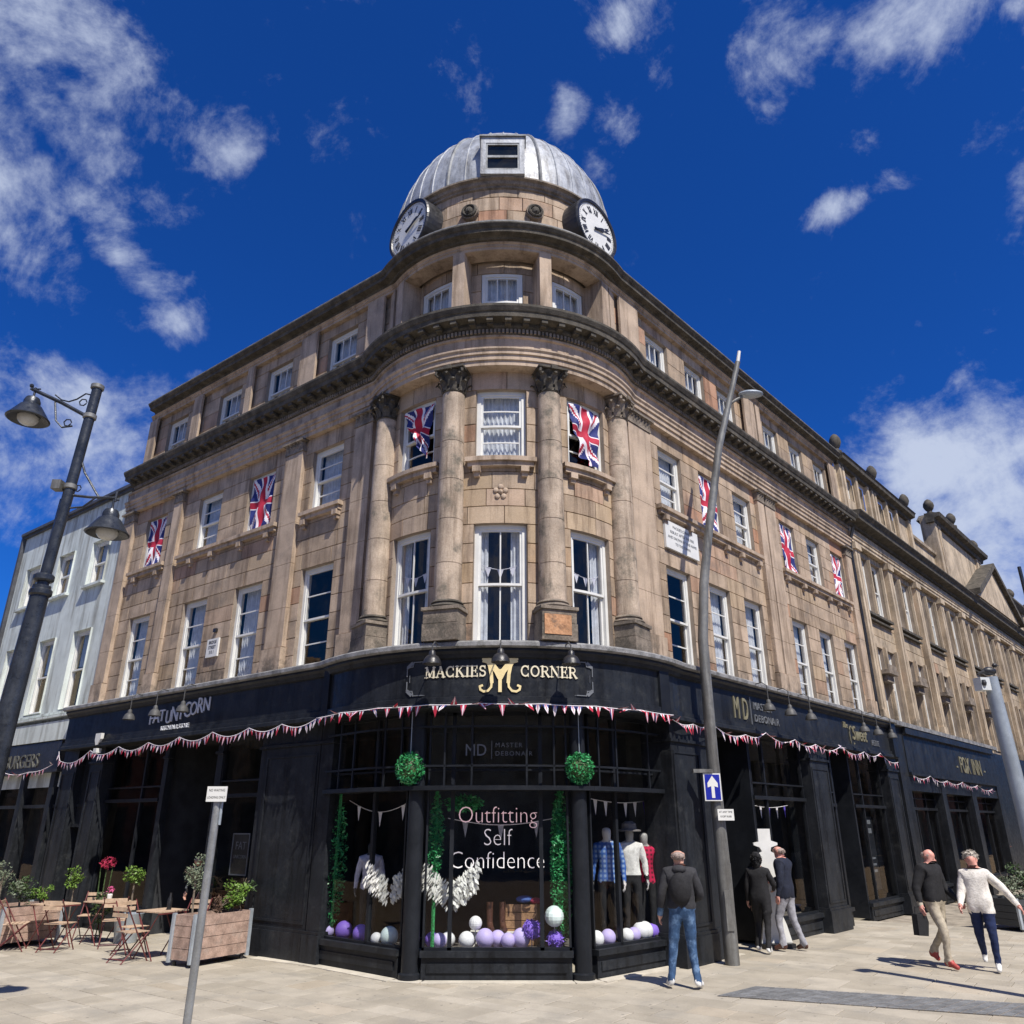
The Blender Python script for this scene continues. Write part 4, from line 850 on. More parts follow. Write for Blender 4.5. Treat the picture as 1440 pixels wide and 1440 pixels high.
# flags in the windows
def flag_col(u, v):
    U, V = u * 60, v * 30; x, y = U - 30, V - 15
    if abs(x) < 3 or abs(y) < 3: return 0
    if abs(x) < 5 or abs(y) < 5: return 1
    for sg_ in (1, -1):
        d = (x * .4472 * sg_ - y * .8944) if sg_ == 1 else (x * .4472 + y * .8944)
        if abs(d) < 3:
            side = (x > 0) == (sg_ == 1) if True else 0
            off = d * (1 if x > 0 else -1) * (1 if sg_ == 1 else -1)
            return 0 if 0 <= off < 2 else 1
    return 2
def flag(fr, x, z0, z1, w_, y, label, twist=0, fold=.03, top=1.0, bott=1.0, shift=0, grp='union flags hung in the windows'):
    m = MB(); nu, nv = 30, 52; rng_ = random.Random(int(x * 100)); vs = []
    for j in range(nv + 1):
        t = j / nv; z = z1 + (z0 - z1) * t; ww = w_ * (top + (bott - top) * t)
        for i in range(nu + 1):
            u = i / nu - .5; yy = y + fold * math.sin(u * 14 + t * 5 + x) * (.3 + t) + fold * .5 * math.sin(t * 17 + u * 5)
            zz = z - twist * u * (t) + .02 * math.sin(u * 9) * t
            vs.append(fr.p(x + u * ww + shift * t * t + .02 * math.sin(t * 9), yy, zz))
    fs = [(j * (nu + 1) + i, j * (nu + 1) + i + 1, (j + 1) * (nu + 1) + i + 1, (j + 1) * (nu + 1) + i) for j in range(nv) for i in range(nu)]
    m.add(vs, fs); m.m = [flag_col(1 - (j + .5) / nv, (i + .5) / nu) for j in range(nv) for i in range(nu)]
    tag(m.build('union_flag', [RED, FWHITE, BLUE]), label, 'flag', grp)
flag(FL, -SL[0], 8.24, 9.58, .8, .07, 'union flag in the farthest left second floor window, beside the pale building', .1)
flag(FL, -SL[2], 8.28, 9.56, .8, .07, 'union flag in the left street window with the white lower jamb, third from the end')
flag(FT, rad(-37.5) * RT, 8.6, 9.55, .8, .06, 'crumpled union flag caught up in the left tower window', .35, .05, 1.0, .35, .12)
flag(FT, rad(37.5) * RT, 8.4, 9.56, .8, .06, 'union flag bunched at its foot in the right tower window', .3, .05, 1.0, .6, .06)
flag(FRR, SR[1], 8.3, 9.57, .78, .07, 'union flag in the second right street window, behind the tall lamp column', .15)
flag(FRR, SR[3], 8.25, 9.57, .72, .07, 'faded union flag in the window just past the paired pilasters', .2, shift=.05)
flag(FRR, SR[5], 8.25, 9.57, .7, .07, 'union flag in the last second floor window before the buff terrace', .2)
# small bunting inside the tall tower windows
for t, l in zip(TH, ('left', 'centre', 'right')):
    b_ = thing('window_bunting', f'pale triangle bunting strung inside the tall {l} tower window', 'bunting', FT.p(rad(t) * RT, .2, 6.1), group='bunting inside the tower windows'); m = MB(); x0 = rad(t) * RT
    pts = [FT.p(x0 - .38 + .76 * i / 10, .2, 6.28 - .1 * math.sin(math.pi * i / 10)) for i in range(11)]; tube(m, pts, .006, 4); m.build('cord', FWHITE, b_)
    for i in (2, 5, 8): x = x0 - .38 + .76 * i / 10; z = 6.28 - .1 * math.sin(math.pi * i / 10); m = MB(); m.add([FT.p(x - .06, .2, z), FT.p(x + .06, .2, z), FT.p(x, .2, z - .17)], [(0, 1, 2)]); m.build('pennant', FWHITE, b_)

# outdoor bunting
def bunting(pts, label, n_per=7.5, sag=.12, hooks=None, size=.15, tilt=0, seed=1):
    rng_ = random.Random(seed); b_ = thing('bunting', label, 'bunting', pts[0], group='bunting under the shop fascias'); cord = []; k = 0
    for a, b in zip(pts, pts[1:]):
        L_ = math.dist(a, b); n = 10
        for i in range(n): t = i / n; cord.append((a[0] + (b[0] - a[0]) * t, a[1] + (b[1] - a[1]) * t, a[2] + (b[2] - a[2]) * t - sag * L_ / 1.2 * math.sin(math.pi * t)))
    cord.append(pts[-1]); m = MB(); tube(m, cord, .007, 4); m.build('cord', FWHITE, b_)
    d = 0; nxt = .08
    for a, b in zip(cord, cord[1:]):
        L_ = math.dist(a, b)
        while d + L_ > nxt:
            f = (nxt - d) / L_; p = Vector(a).lerp(Vector(b), f); u = (Vector(b) - Vector(a)).normalized(); w2 = size * .36; h = size * rng_.uniform(.9, 1.25)
            dn = Vector((rng_.uniform(-.25, .25), rng_.uniform(-.35, .1), -1)).normalized()
            if rng_.random() < tilt: dn = Vector((rng_.uniform(-.8, .8), -.4, rng_.uniform(-.8, .3))).normalized()
            m = MB(); q0, q1, q2 = p - u * w2, p + u * w2, p + dn * h; mid = p + dn * h * .45
            m.add([q0, q0.lerp(q1, .38), q0.lerp(q1, .62), q1, mid + u * w2 * .55, q2, mid - u * w2 * .55], [(0, 1, 6), (1, 2, 5), (2, 3, 4), (1, 5, 6), (2, 4, 5)]); c_ = rng_.choice((0, 1, 2, 3)); m.m = [[2, 0, 2, 1, 1], [1, 3, 1, 3, 3], [3, 1, 3, 0, 0], [0, 1, 0, 2, 3]][c_]
            m.build('pennant', [PINK, FWHITE, BLUE, RED], b_); nxt += 1 / n_per * rng_.uniform(.8, 1.2)
        d += L_
fo = FFL
bunting([FFL.p(-s_, -.1, z) for s_, z in ((9.5, 3.78), (9.35, 3.55), (7.9, 3.72), (6.6, 3.74), (5.35, 3.76), (4.15, 3.8), (2.95, 3.82), (1.75, 3.82), (.75, 3.82), (-.2, 3.84))], 'swags of faded pink and white pennants under the left street fascia', seed=4)
bunting([(x, y, 3.86) for x, y in [path(R2 + .06, OL, OR, .5, 9, 4, C2)[i] for i in range(9, 54, 5)]], 'taut row of pink pennants along the foot of the curved fascia', 7, .012, size=.16, tilt=.55, seed=8)
bunting([FFR.p(s_, -.1, z) for s_, z in ((-7.1, 3.84), (-6.3, 3.78), (-5.6, 3.84), (-4.3, 3.75), (-3.4, 3.86), (-2.0, 3.82), (-.9, 3.8), (.6, 3.86), (2.1, 3.82), (3.3, 3.86), (4.6, 3.7))], 'blown about pennants strung below the right street fascia', 7, .1, tilt=.4, seed=12)
def drop_protos():
    for p in protos:
        for c_ in list(p.children): bpy.data.objects.remove(c_)
        bpy.data.objects.remove(p)
    protos.clear()
drop_protos()

# ------------------------------------------------------------------ pale rendered building on the left
WB = thing('rendered_building', 'pale green rendered building with a row of sash windows left of the sandstone corner building', 'building', fl(12.5, 0, 0))
WLX = [(-10.9, -9.92), (-12.97, -12.0), (-15.2, -14.2)]
op = []
for a, b in WLX: op += [(a, b, 8.35, 9.65), (a - .05, b - .05, 4.95, 7.05)]
m = MB(); backing(m, FL, -15.95, -9.0, 4.2, 10.95, op, y=.05, reveal=.28); box(m, FL, -15.95, -9.0, .1, .12, 3.0, 4.2) ; quad(m, fl(15.95, .05, 4), fl(15.95, .05, 10.95), fl(15.95, 5, 10.95), fl(15.95, 5, 4)); m.build('rendered_wall', RENDER, WB)
m = MB(); box(m, FL, -13.95, -9.55, -.12, .05, 4.13, 4.62); m.build('rendered_fascia', RENDER, WB)
m = MB(); box(m, FL, -16.05, -9.0, -.1, .05, 10.93, 11.02); box(m, FL, -15.98, -9.0, -.04, .05, 10.86, 10.93); box(m, FL, -16.08, -15.95, -.06, 5, 2.9, 11.0); quad(m, fl(16, 0, 11), fl(9, 0, 11), fl(9, 5, 13), fl(16, 5, 13)); m.build('eaves_and_gutter', SLATE, WB)
m = MB(); box(m, FL, -16.0, -9.0, -.0, .05, 4.84, 4.9); box(m, FL, -16.0, -9.5, -.16, .05, 4.72, 4.78); m.build('string_moulding', RENDER, WB)
m = MB(); quad(m, fl(9, 1.2, 3), fl(16, 1.2, 3), fl(16, 1.2, 10.9), fl(9, 1.2, 10.9)); m.build('inner_partitions', ROOMD, WB)
wN2 = P_(make_window(.98, 1.3, 1, 1, 1, y=.12, curtain='net')); wN1 = P_(make_window(.98, 2.1, 1, 1, 1, y=.12, curtain='blind'))
for a, b in WLX:
    place(wN2, WB, FL, (a + b) / 2, 8.35); place(wN1, WB, FL, (a + b) / 2 - .05, 4.95)
    m = MB(); box(m, FL, a - .1, b + .1, -.07, .06, 8.27, 8.34); m.build('sill', RENDER, WB)
m = MB(); box(m, FL, -16.0, -10.05, -.1, .1, 3.35, 4.1); m.build('shop_sign_board', BLACK, WB)
text_mesh('BURGERS', .5, FL, -12.2, -.11, 3.5, mat('tarnished_lettering', (.1, .1, .085), .5), WB, 'lettering')
m = MB()
for x in (-15.6, -13.9, -12.1, -10.4): box(m, FL, x - .12, x + .12, .0, .3, 0, 3.35)
box(m, FL, -16.0, -10.0, .05, .3, 0, .55); box(m, FL, -16.0, -10.0, .08, .2, 2.5, 2.58); m.build('shopfront_frame', NAVY, WB)
for a, b in ((-15.48, -14.02), (-13.78, -12.22), (-11.98, -10.52)): m = MB(); quad(m, FL.p(a, .18, .55), FL.p(b, .18, .55), FL.p(b, .18, 3.35), FL.p(a, .18, 3.35)); m.build('pane', GLS, WB)
m = MB(); quad(m, fl(16, .2, 0), fl(16, 1.6, 0), fl(16, 1.6, 3.4), fl(16, .2, 3.4)); quad(m, fl(10, 1.6, 0), fl(16.5, 1.6, 0), fl(16.5, 1.6, 3.4), fl(10, 1.6, 3.4)); m.build('shop_back_wall', ROOMD, WB)
bunting([FL.p(-s_, -.28, z) for s_, z in ((16, 3.42), (14.4, 3.35), (12.7, 3.4), (11.2, 3.36), (9.9, 3.5))], 'pale sunlit bunting along the dark sign of the left neighbour', 5, .05, tilt=.5, seed=21)

# ------------------------------------------------------------------ buff sandstone terrace on the right
TB = thing('sandstone_terrace', 'long buff sandstone terrace with paired windows, attic storey and ball finials beyond the corner building', 'building', fR(12, 0, 0))
bays = []; s_ = 5.45
while s_ < 44: bays.append(s_); s_ += 2.95
opB = []
for a in bays:
    for k in (0, 1): opB += [(a + .1 + k * 1.17, a + 1.0 + k * 1.17, 8.3, 10.1), (a + .35 + k * 1.05, a + 1.05 + k * 1.05, 4.9, 7.2)]
rb = random.Random(11)
zB = [4.9, 5.36, 5.82, 6.28, 6.74, 7.2, 7.57, 7.94, 8.3, 8.75, 9.2, 9.65, 10.1, 10.4]
pieces = ashlar(FRR, 4.78, 45, zB, opB, 1.1, rb, y=.02, gap=.004, ch=.006)
emit_pieces(pieces, 'stone', STONEB, TB, 200, 'stone_courses')
m = MB(); backing(m, FRR, 4.76, 45, 4.2, 10.5, opB, y=.045); m.build('wall_backing', MORTAR, TB)
m = MB(); quad(m, fR(4.8, 1.2, 0), fR(45, 1.2, 0), fR(45, 1.2, 13.5), fR(4.8, 1.2, 13.5)); m.build('inner_partitions', ROOMD, TB)
wB2 = P_(make_window(.9, 1.8, 1, 1, 1, y=.12, curtain=None, glass=GLD)); wB1 = P_(make_window(.7, 2.3, 1, 1, 1, y=.12, curtain=None, glass=GLD)); wB3 = P_(make_window(.62, .75, 1, 1, 1, y=.1, curtain=None, glass=GLD, fw=.04))
for i, a in enumerate(bays[:9]):
    for k in (0, 1): place(wB2, TB, FRR, a + .55 + k * 1.17, 8.3); place(wB1, TB, FRR, a + .7 + k * 1.05, 4.9)
def strip(a, b, d, z0, z1, nm, m_=STONEB): m = MB(); box(m, FRR, a, b, -d, .03, z0, z1); return m.build(nm, m_, TB)
for i, a in enumerate(bays):
    for x in (a - .42, a - .2): strip(x, x + .17, .16, 4.9, 10.1, 'pilaster', STONEB)
    m = MB(); box(m, FRR, a - .48, a + .03, -.22, .03, 10.1, 10.32); m.build('pilaster_cap', STONEB, TB); m = MB(); box(m, FRR, a - .46, a + .01, -.19, .03, 4.6, 5.2); m.build('pilaster_base', STONEB, TB)
    for x in (a + .03, a + 1.05, a + 2.2): m = MB(); box(m, FRR, x - .03, x + .06, -.07, .03, 8.3, 10.1); m.build('mullion', STONEB, TB)
    for x in (a + .22, a + 1.12, a + 2.14): m = MB(); box(m, FRR, x, x + .1, -.08, .03, 4.9, 7.25); m.build('mullion', STONEB, TB)
    m = MB(); box(m, FRR, a + .05, a + 2.3, -.12, .03, 8.16, 8.24); box(m, FRR, a + .05, a + 2.3, -.09, .03, 8.0, 8.06); m.build('sill', DARKST, TB)
    if i < 5: m = MB(); box(m, FRR, a + .3, a + 1.1, -.32, .03, 6.32, 6.44); box(m, FRR, a + .4, a + 1.0, -.2, .03, 6.1, 6.32); box(m, FRR, a + .32, a + 1.08, -.3, -.27, 6.44, 6.6); m.build('window_balcony', MIDST, TB)
def line(a, b, prof, nm, m_):
    m = MB(); n = len(prof); vs = [fR(a, -d, z) for d, z in prof] + [fR(b, -d, z) for d, z in prof]
    m.add(vs, [(i, i + n, i + 1 + n, i + 1) for i in range(n - 1)] + [tuple(range(n)), tuple(range(2 * n - 1, n - 1, -1))]); return m.build(nm, m_, TB)
line(4.8, 45, [(0, 10.32), (.16, 10.32), (.16, 10.42), (.19, 10.43), (.19, 10.53), (.22, 10.54), (.22, 10.62), (.12, 10.64), (.12, 10.85), (.0, 10.86)], 'architrave', STONEB)
line(4.8, 45, [(0, 10.85), (.2, 10.86), (.22, 10.95), (.5, 10.97), (.52, 11.1), (.62, 11.2), (.62, 11.24), (0, 11.35)], 'main_cornice', DARKST)
# attic with small paired windows, its cornice and finials
opA = []
for a in bays[:2]: opA += [(a + .15, a + .8, 12.05, 12.85), (a + 1.2, a + 1.85, 12.05, 12.85)]
m = MB(); backing(m, FRR, 4.78, 12.1, 11.2, 13.2, opA, y=-.02); box(m, FRR, 12.05, 12.1, 0, 2.5, 11.2, 13.2); m.build('attic_wall', STONEB, TB)
for a in bays[:2]:
    for x in (a + .475, a + 1.525): place(wB3, TB, FRR, x, 12.05)
    for x in (a - .5, a - .22, a + .92, a + 2.0): m = MB(); box(m, FRR, x, x + .16, -.14, -.02, 11.3, 13.0); m.build('attic_pilaster', STONEB, TB)
m = MB(); box(m, FRR, 11.85, 12.1, -.14, -.02, 11.3, 13.0); m.build('attic_pilaster', STONEB, TB)
line(4.85, 12.15, [(0, 13.0), (.14, 13.0), (.16, 13.1), (.32, 13.14), (.34, 13.26), (.38, 13.3), (0, 13.36)], 'attic_cornice', DARKST)
line(12.1, 15.1, [(-.1, 11.2), (.02, 11.2), (.02, 12.35), (.12, 12.4), (.14, 12.5), (-.1, 12.55)], 'parapet', STONEB)
def finial(s_, z, r=.3, y=-.15):
    r *= .72
    p = fR(s_, y, 0); m = MB(); lathe(m, p[0], p[1], [(r * .9, z), (r * .9, z + .1), (r * .5, z + .13), (r * .45, z + .2), (r * .75, z + .28), (r, z + .42), (r * .9, z + .56), (r * .55, z + .68), (r * .15, z + .74)], 12); m.build('ball_finial', DARKST, TB, smooth=True)
for s_ in (4.9, 8.2, 11.7): finial(s_, 13.3, .26)
# pedimented pavilion
m = MB(); box(m, FRR, 15.1, 22.6, -.2, .25, 11.25, 14.1); m.build('gable_block', STONEB, TB)
for x in (15.1, 15.6, 21.6, 22.1): m = MB(); box(m, FRR, x, x + .3, -.3, -.2, 11.3, 13.8); m.build('gable_pilaster', STONEB, TB)
line(14.95, 22.75, [(0, 13.8), (.32, 13.8), (.36, 13.95), (.55, 14.0), (.6, 14.15), (0, 14.22)], 'gable_cornice', DARKST)
m = MB(); prism(m, FRR, [(15.6, 14.2), (16.2, 14.6), (21.5, 14.6), (22.1, 14.2)], -.1, .5); m.build('gable_coping', DARKST, TB)
for s_ in (15.35, 18.85, 22.3): finial(s_, 14.2 if s_ != 18.85 else 14.6, .3)
m = MB(); prism(m, FRR, [(18.2, 11.3), (26.2, 11.3), (22.2, 13.3)], -.65, .1); m.build('pediment', STONEB, TB)
for a, b in (((18.0, 11.25), (22.2, 13.35)), ((22.2, 13.35), (26.4, 11.25))): m = MB(); prism(m, FRR, [a, (a[0], a[1] + .25), (b[0], b[1] + .25), b], -.85, .1); m.build('pediment_cornice', DARKST, TB)
m = MB(); box(m, FRR, 24.5, 33, -.1, 1.0, 11.25, 12.9); m.build('attic_block', STONEB, TB)
for x in (24.5, 26, 27.5, 29, 30.5, 32): m = MB(); box(m, FRR, x, x + .25, -.22, -.1, 11.3, 12.8); m.build('attic_pilaster', STONEB, TB)
line(24.3, 33.2, [(0, 12.8), (.25, 12.8), (.45, 13.0), (.45, 13.1), (0, 13.15)], 'attic_cornice', DARKST)
for s_ in (24.6, 28.6, 32.7): finial(s_, 13.1, .32)
m = MB(); quad(m, fR(4.8, 1.2, 13.2), fR(45, 1.2, 11.3), fR(45, 6, 13.4), fR(4.8, 6, 14.4)); m.build('slate_roof', SLATE, TB)
m = MB(); tube(m, [fR(4.77, -.12, z) for z in (4.9, 10.2)] + [fR(4.77, -.3, 10.7)], .05, 8); m.build('downpipe', BLACK, TB, smooth=True)
# shopfronts of the terrace
for a, b in ((5.0, 5.7), (8.6, 9.0), (12.0, 12.5), (15.6, 16.2)): m = MB(); box(m, FRR, a, b, -.36, .25, 0, 4.78); box(m, FRR, a - .04, b + .04, -.42, .2, 0, .5); m.build('shop_pilaster', NAVY, TB)
m = MB(); box(m, FRR, 5.7, 15.6, -.38, .1, 3.5, 4.55); box(m, FRR, 5.7, 15.6, -.48, .1, 4.55, 4.72); box(m, FRR, 5.7, 15.6, -.44, .1, 3.42, 3.5); m.build('fascia', NAVY, TB)
m = MB(); box(m, FRR, 5.0, 16.3, -.5, .1, 4.74, 4.86); m.build('shop_ledge', LEDGE, TB)
m = MB(); box(m, FRR, 5.7, 15.6, -.34, .05, 3.0, 3.42); m.build('blind_box', NAVYD, TB)
for a, b in ((5.7, 8.6), (9.0, 12.0), (12.5, 15.6)): glazing(FRR, a, b, -.1, 3.05, [a + 1.0, b - .9], riser=.5, transom=2.5, par=TB)
m = MB(); quad(m, fR(16, -.1, 0), fR(16, 2.2, 0), fR(16, 2.2, 4), fR(16, -.1, 4)); quad(m, fR(4.8, 2.2, 0), fR(17, 2.2, 0), fR(17, 2.2, 4), fR(4.8, 2.2, 4)); quad(m, fR(4.8, -.1, 3.4), fR(17, -.1, 3.4), fR(17, 2.2, 3.4), fR(4.8, 2.2, 3.4)); m.build('shop_back_wall', ROOMD, TB)
m = MB(); box(m, FRR, 16.2, 45, -.2, .2, 0, 4.7); m.build('far_shopfronts', NAVYD, TB)
FTB = Fr(*[PR[i] + nR[i] * .38 for i in (0, 1)], FRR.a)
sg = thing('inn_sign', 'gold THE FOX INN lettering on the terrace fascia beyond the corner building', 'sign', FTB.p(12.4, -.02, 3.7))
text_mesh('FOX', .75, FTB, 11.7, -.01, 3.72, DULLG, sg, 'word', sx=.8); text_mesh('INN', .75, FTB, 13.2, -.01, 3.72, DULLG, sg, 'word', sx=.9); text_mesh('-', .6, FTB, 10.75, -.01, 3.75, DULLG, sg, 'dash'); text_mesh('-', .6, FTB, 14.2, -.01, 3.75, DULLG, sg, 'dash')
bunting([FTB.p(s_, -.06, z) for s_, z in ((5.8, 3.4), (7.4, 3.45), (9.1, 3.38), (10.8, 3.4), (12.6, 3.36), (14.6, 3.3))], 'purple pink bunting along the terrace shop fascia on the far right', 5, .07, tilt=.4, seed=31)
drop_protos()

# ------------------------------------------------------------------ ground
m = MB(); m.add([(-600, -600, -.03), (600, -600, -.03), (600, 600, -.03), (-600, 600, -.03)], [(0, 1, 2, 3)]); tag(m.build('ground', PAVEJ), kind='structure')
PV = bpy.data.objects.new('pavement', None); COL.objects.link(PV); PV.location = (0, 13, 0); PV['kind'] = 'structure'
TA = (2.45, 12.02); TBp = (3.3, 12.62); TCp = (8.6, 10.0); TDp = (7.6, 8.9)      # strip of grey setts
def in_poly(x, y, P):
    r = False
    for i in range(len(P)):
        (x1, y1), (x2, y2) = P[i], P[i - 1]
        if (y1 > y) != (y2 > y) and x < (x2 - x1) * (y - y1) / (y2 - y1) + x1: r = not r
    return r
tact = [(2.7, 11.95), (3.4, 12.6), (12.6, 9.4), (11.9, 8.5)]
rg = random.Random(5); pieces = []
pa = math.atan2(LD[1], LD[0]); ca, sa = math.cos(pa), math.sin(pa)
v = -12.0; ri = 0
while v < 13:
    h = rg.choice((.3, .4, .4, .45, .6)); u = -26 + rg.random()
    while u < 16:
        l = rg.uniform(.42, .85)
        P4 = []
        for a, b in ((u, v), (u + l, v), (u + l, v + h), (u, v + h)): P4.append((PL[0] + LD[0] * a + nL[0] * b, PL[1] + LD[1] * a + nL[1] * b))
        cx_, cy_ = sum(p[0] for p in P4) / 4, sum(p[1] for p in P4) / 4
        if -15 < cx_ < 16 and 5.5 < cy_ < 27 and abs(cx_) < cy_ * .85 + 2:
            mb = MB(); mb.col = (rg.random(), rg.random() * .8, rg.random() * .85); g = .0035; zt = rg.uniform(-.002, .002)
            cc = Vector((cx_, cy_)); sh_ = lambda p, k: (p[0] + (cx_ - p[0]) * k, p[1] + (cy_ - p[1]) * k)
            k0, k1 = g / min(l, h) * 2, g / min(l, h) * 3.6
            lo_ = [sh_(p, k0) + (-.025,) for p in P4]; hi_ = [sh_(p, k0) + (zt - .004,) for p in P4]; tp = [sh_(p, k1) + (zt,) for p in P4]
            mb.add(lo_ + hi_ + tp, [(8, 9, 10, 11)[::-1]] + [(i + 4, (i + 1) % 4 + 4, (i + 1) % 4, i) for i in range(4)] + [(i + 8, (i + 1) % 4 + 8, (i + 1) % 4 + 4, i + 4) for i in range(4)])
            d2 = cx_ ** 2 + cy_ ** 2; px_ = 720 + 1100 * cx_ / (cy_ * .9285 - .78); vis = 1 if -60 < px_ < 1500 and cy_ > 9.6 else .001
            pieces.append((vis * h * l / d2 ** 1.5, mb))
        u += l
    v += h; ri += 1
emit_pieces(pieces, 'paving_slab', PAVE, PV, 300, 'paving_slabs')
m = MB(); nS = 0
e1 = (tact[3][0] - tact[0][0], tact[3][1] - tact[0][1]); e2 = (tact[1][0] - tact[0][0], tact[1][1] - tact[0][1])
na_, nb_ = 72, 8
for i in range(na_):
    for j in range(nb_):
        m.col = (rg.random(), 0, 0); a0, a1, b0, b1 = (i + .06) / na_, (i + .94) / na_, (j + .05) / nb_, (j + .95) / nb_
        P = lambda a, b, z: (tact[0][0] + e1[0] * a + e2[0] * b, tact[0][1] + e1[1] * a + e2[1] * b, z)
        m.add([P(a0, b0, .012), P(a1, b0, .012), P(a1, b1, .012), P(a0, b1, .012), P(a0, b0, -.02), P(a1, b0, -.02), P(a1, b1, -.02), P(a0, b1, -.02)], [(0, 1, 2, 3), (0, 4, 5, 1), (1, 5, 6, 2), (2, 6, 7, 3), (3, 7, 4, 0)])
tag(m.build('grey_setts', SETT, PV), kind='stuff')
m = MB(); m.add([P(0, 0, .007), P(1, 0, .007), P(1, 1, .007), P(0, 1, .007)], [(0, 1, 2, 3)]); m.build('sett_bedding', MORTAR, PV)
mat('pale_mortar', (.5, .46, .38), .9)
m = MB(); sh3 = [(-4.4, 15.15), (-3.3, 14.45), (-1.75, 13.05), (-1.3, 12.9), (.9, 12.9), (1.3, 13.0), (2.95, 14.55), (4.0, 15.6)]
for p, q in zip(sh3, sh3[1:]): f_, l_ = seg_frame(p, q); box(m, f_, 0, l_, -.1, .12, .0, .012)
m.build('worn_threshold_strip', MATS['pale_mortar'], PV)

# ------------------------------------------------------------------ people
import bmesh
from mathutils import noise as mnoise
CLOTH = {}
def cl(name, col, rough=.85, **k):
    return mat(name, col, rough, var=k.pop('var', .18), scale=k.pop('scale', 14), bump=k.pop('bump', .25), bscale=k.pop('bscale', 30), **k)
def body(spec, parent, name='body', fingers=True, face=True):
    """one continuous skinned figure; joints in local metres, facing -y"""
    J = dict(pelvis=(0, 0, .95), waist=(0, 0, 1.1), chest=(0, 0, 1.3), top=(0, .01, 1.42), neck=(0, .0, 1.5), jaw=(0, -.02, 1.565), head=(0, -.015, 1.64), crown=(0, 0, 1.7),
             sl=(.17, .01, 1.41), sr=(-.17, .01, 1.41), el=(.24, .03, 1.14), er=(-.24, .03, 1.14), wl=(.26, -.03, .9), wr=(-.26, -.03, .9),
             hl=(.09, 0, .9), hr=(-.09, 0, .9), kl=(.1, -.02, .5), kr=(-.1, -.02, .5), al=(.1, .02, .1), ar=(-.1, .02, .1), tl=(.12, -.15, .035), tr=(-.12, -.15, .035))
    J.update(spec.get('j', {})); J = {k: Vector(v) for k, v in J.items()}
    rr = dict(pelvis=.125, waist=.118, chest=.135, top=.1, neck=.056, jaw=.076, head=.095, crown=.068, sl=.072, sr=.072, el=.05, er=.05, wl=.033, wr=.033, hl=.098, hr=.098, kl=.062, kr=.062, al=.043, ar=.043, tl=.036, tr=.036)
    rr.update(spec.get('r', {}))
    if face: rr.update({q: rr[q] * 1.1 for q in ('chest', 'waist', 'pelvis', 'sl', 'sr', 'el', 'er', 'hl', 'hr', 'kl', 'kr', 'al', 'ar')})
    E_ = [('pelvis', 'waist', 'top'), ('waist', 'chest', 'top'), ('chest', 'top', 'top'), ('top', 'neck', 'skin'), ('neck', 'jaw', 'skin'), ('jaw', 'head', 'skin'), ('head', 'crown', 'skin'),
          ('top', 'sl', 'top'), ('top', 'sr', 'top'), ('sl', 'el', 'top'), ('el', 'wl', 'top'), ('sr', 'er', 'top'), ('er', 'wr', 'top'),
          ('pelvis', 'hl', 'legs'), ('pelvis', 'hr', 'legs'), ('hl', 'kl', 'legs'), ('kl', 'al', 'legs'), ('hr', 'kr', 'legs'), ('kr', 'ar', 'legs'), ('al', 'tl', 'shoes'), ('ar', 'tr', 'shoes')]
    V = dict(J)
    for s_ in 'lr':
        w_, e_ = J['w' + s_], J['e' + s_]; d = (w_ - e_).normalized(); sg_ = 1 if s_ == 'l' else -1
        side = Vector((0, -1, 0)); side = (side - d * side.dot(d)).normalized(); out_ = d.cross(side).normalized() * -sg_
        V['p' + s_] = w_ + d * .065; rr['p' + s_] = .033; E_.append(('w' + s_, 'p' + s_, 'skin'))
        if fingers:
            for i, (o, ln_) in enumerate(((-.03, .065), (-.01, .08), (.012, .076), (.032, .06))):
                b_ = V['p' + s_] - side * o + d * .018; t1 = b_ + d * ln_ * .55 - out_ * .006; t2 = t1 + d * ln_ * .4 - out_ * .03
                for nm, p_, r_ in (('f%d' % i, b_, .0115), ('g%d' % i, t1, .0105), ('h%d' % i, t2, .0085)): V[nm + s_] = p_; rr[nm + s_] = r_
                E_ += [('p' + s_, 'f%d' % i + s_, 'skin'), ('f%d' % i + s_, 'g%d' % i + s_, 'skin'), ('g%d' % i + s_, 'h%d' % i + s_, 'skin')]
            b_ = w_ + d * .03 + side * .028; t1 = b_ + d * .035 + side * .025
            for nm, p_, r_ in (('tb', b_, .014), ('tc', t1, .0105)): V[nm + s_] = p_; rr[nm + s_] = r_
            E_ += [('w' + s_, 'tb' + s_, 'skin'), ('tb' + s_, 'tc' + s_, 'skin')]
        a_ = J['a' + s_]; V['q' + s_] = a_ + Vector((0, .055, -.055)); rr['q' + s_] = .036; E_.append(('a' + s_, 'q' + s_, 'shoes'))
    names = list(V); bm = bmesh.new(); L = bm.verts.layers.skin.verify(); vs = {}
    for n in names:
        v_ = bm.verts.new(V[n]); r_ = rr[n]; v_[L].radius = (r_ * 1.0, r_); v_[L].use_root = (n == 'pelvis'); vs[n] = v_
    for k, q in (('pelvis', (1.25, .9)), ('waist', (1.2, .85)), ('chest', (1.3, .88)), ('top', (1.2, .9)), ('head', (.88, 1.08))):
        vs[k][L].radius = (rr[k] * q[0], rr[k] * q[1])
    for a, b, _ in E_: bm.edges.new((vs[a], vs[b]))
    me = bpy.data.meshes.new('skel'); bm.to_mesh(me); bm.free()
    o = bpy.data.objects.new('skel', me); COL.objects.link(o)
    o.modifiers.new('s', 'SKIN').use_smooth_shade = True; o.modifiers.new('u', 'SUBSURF').levels = 2; o.modifiers['u'].render_levels = 2
    dg = bpy.context.evaluated_depsgraph_get(); m2 = bpy.data.meshes.new_from_object(o.evaluated_get(dg)); bpy.data.objects.remove(o); bpy.data.meshes.remove(me)
    mats_ = spec['mats']; keys = list(mats_); m2.materials.clear()
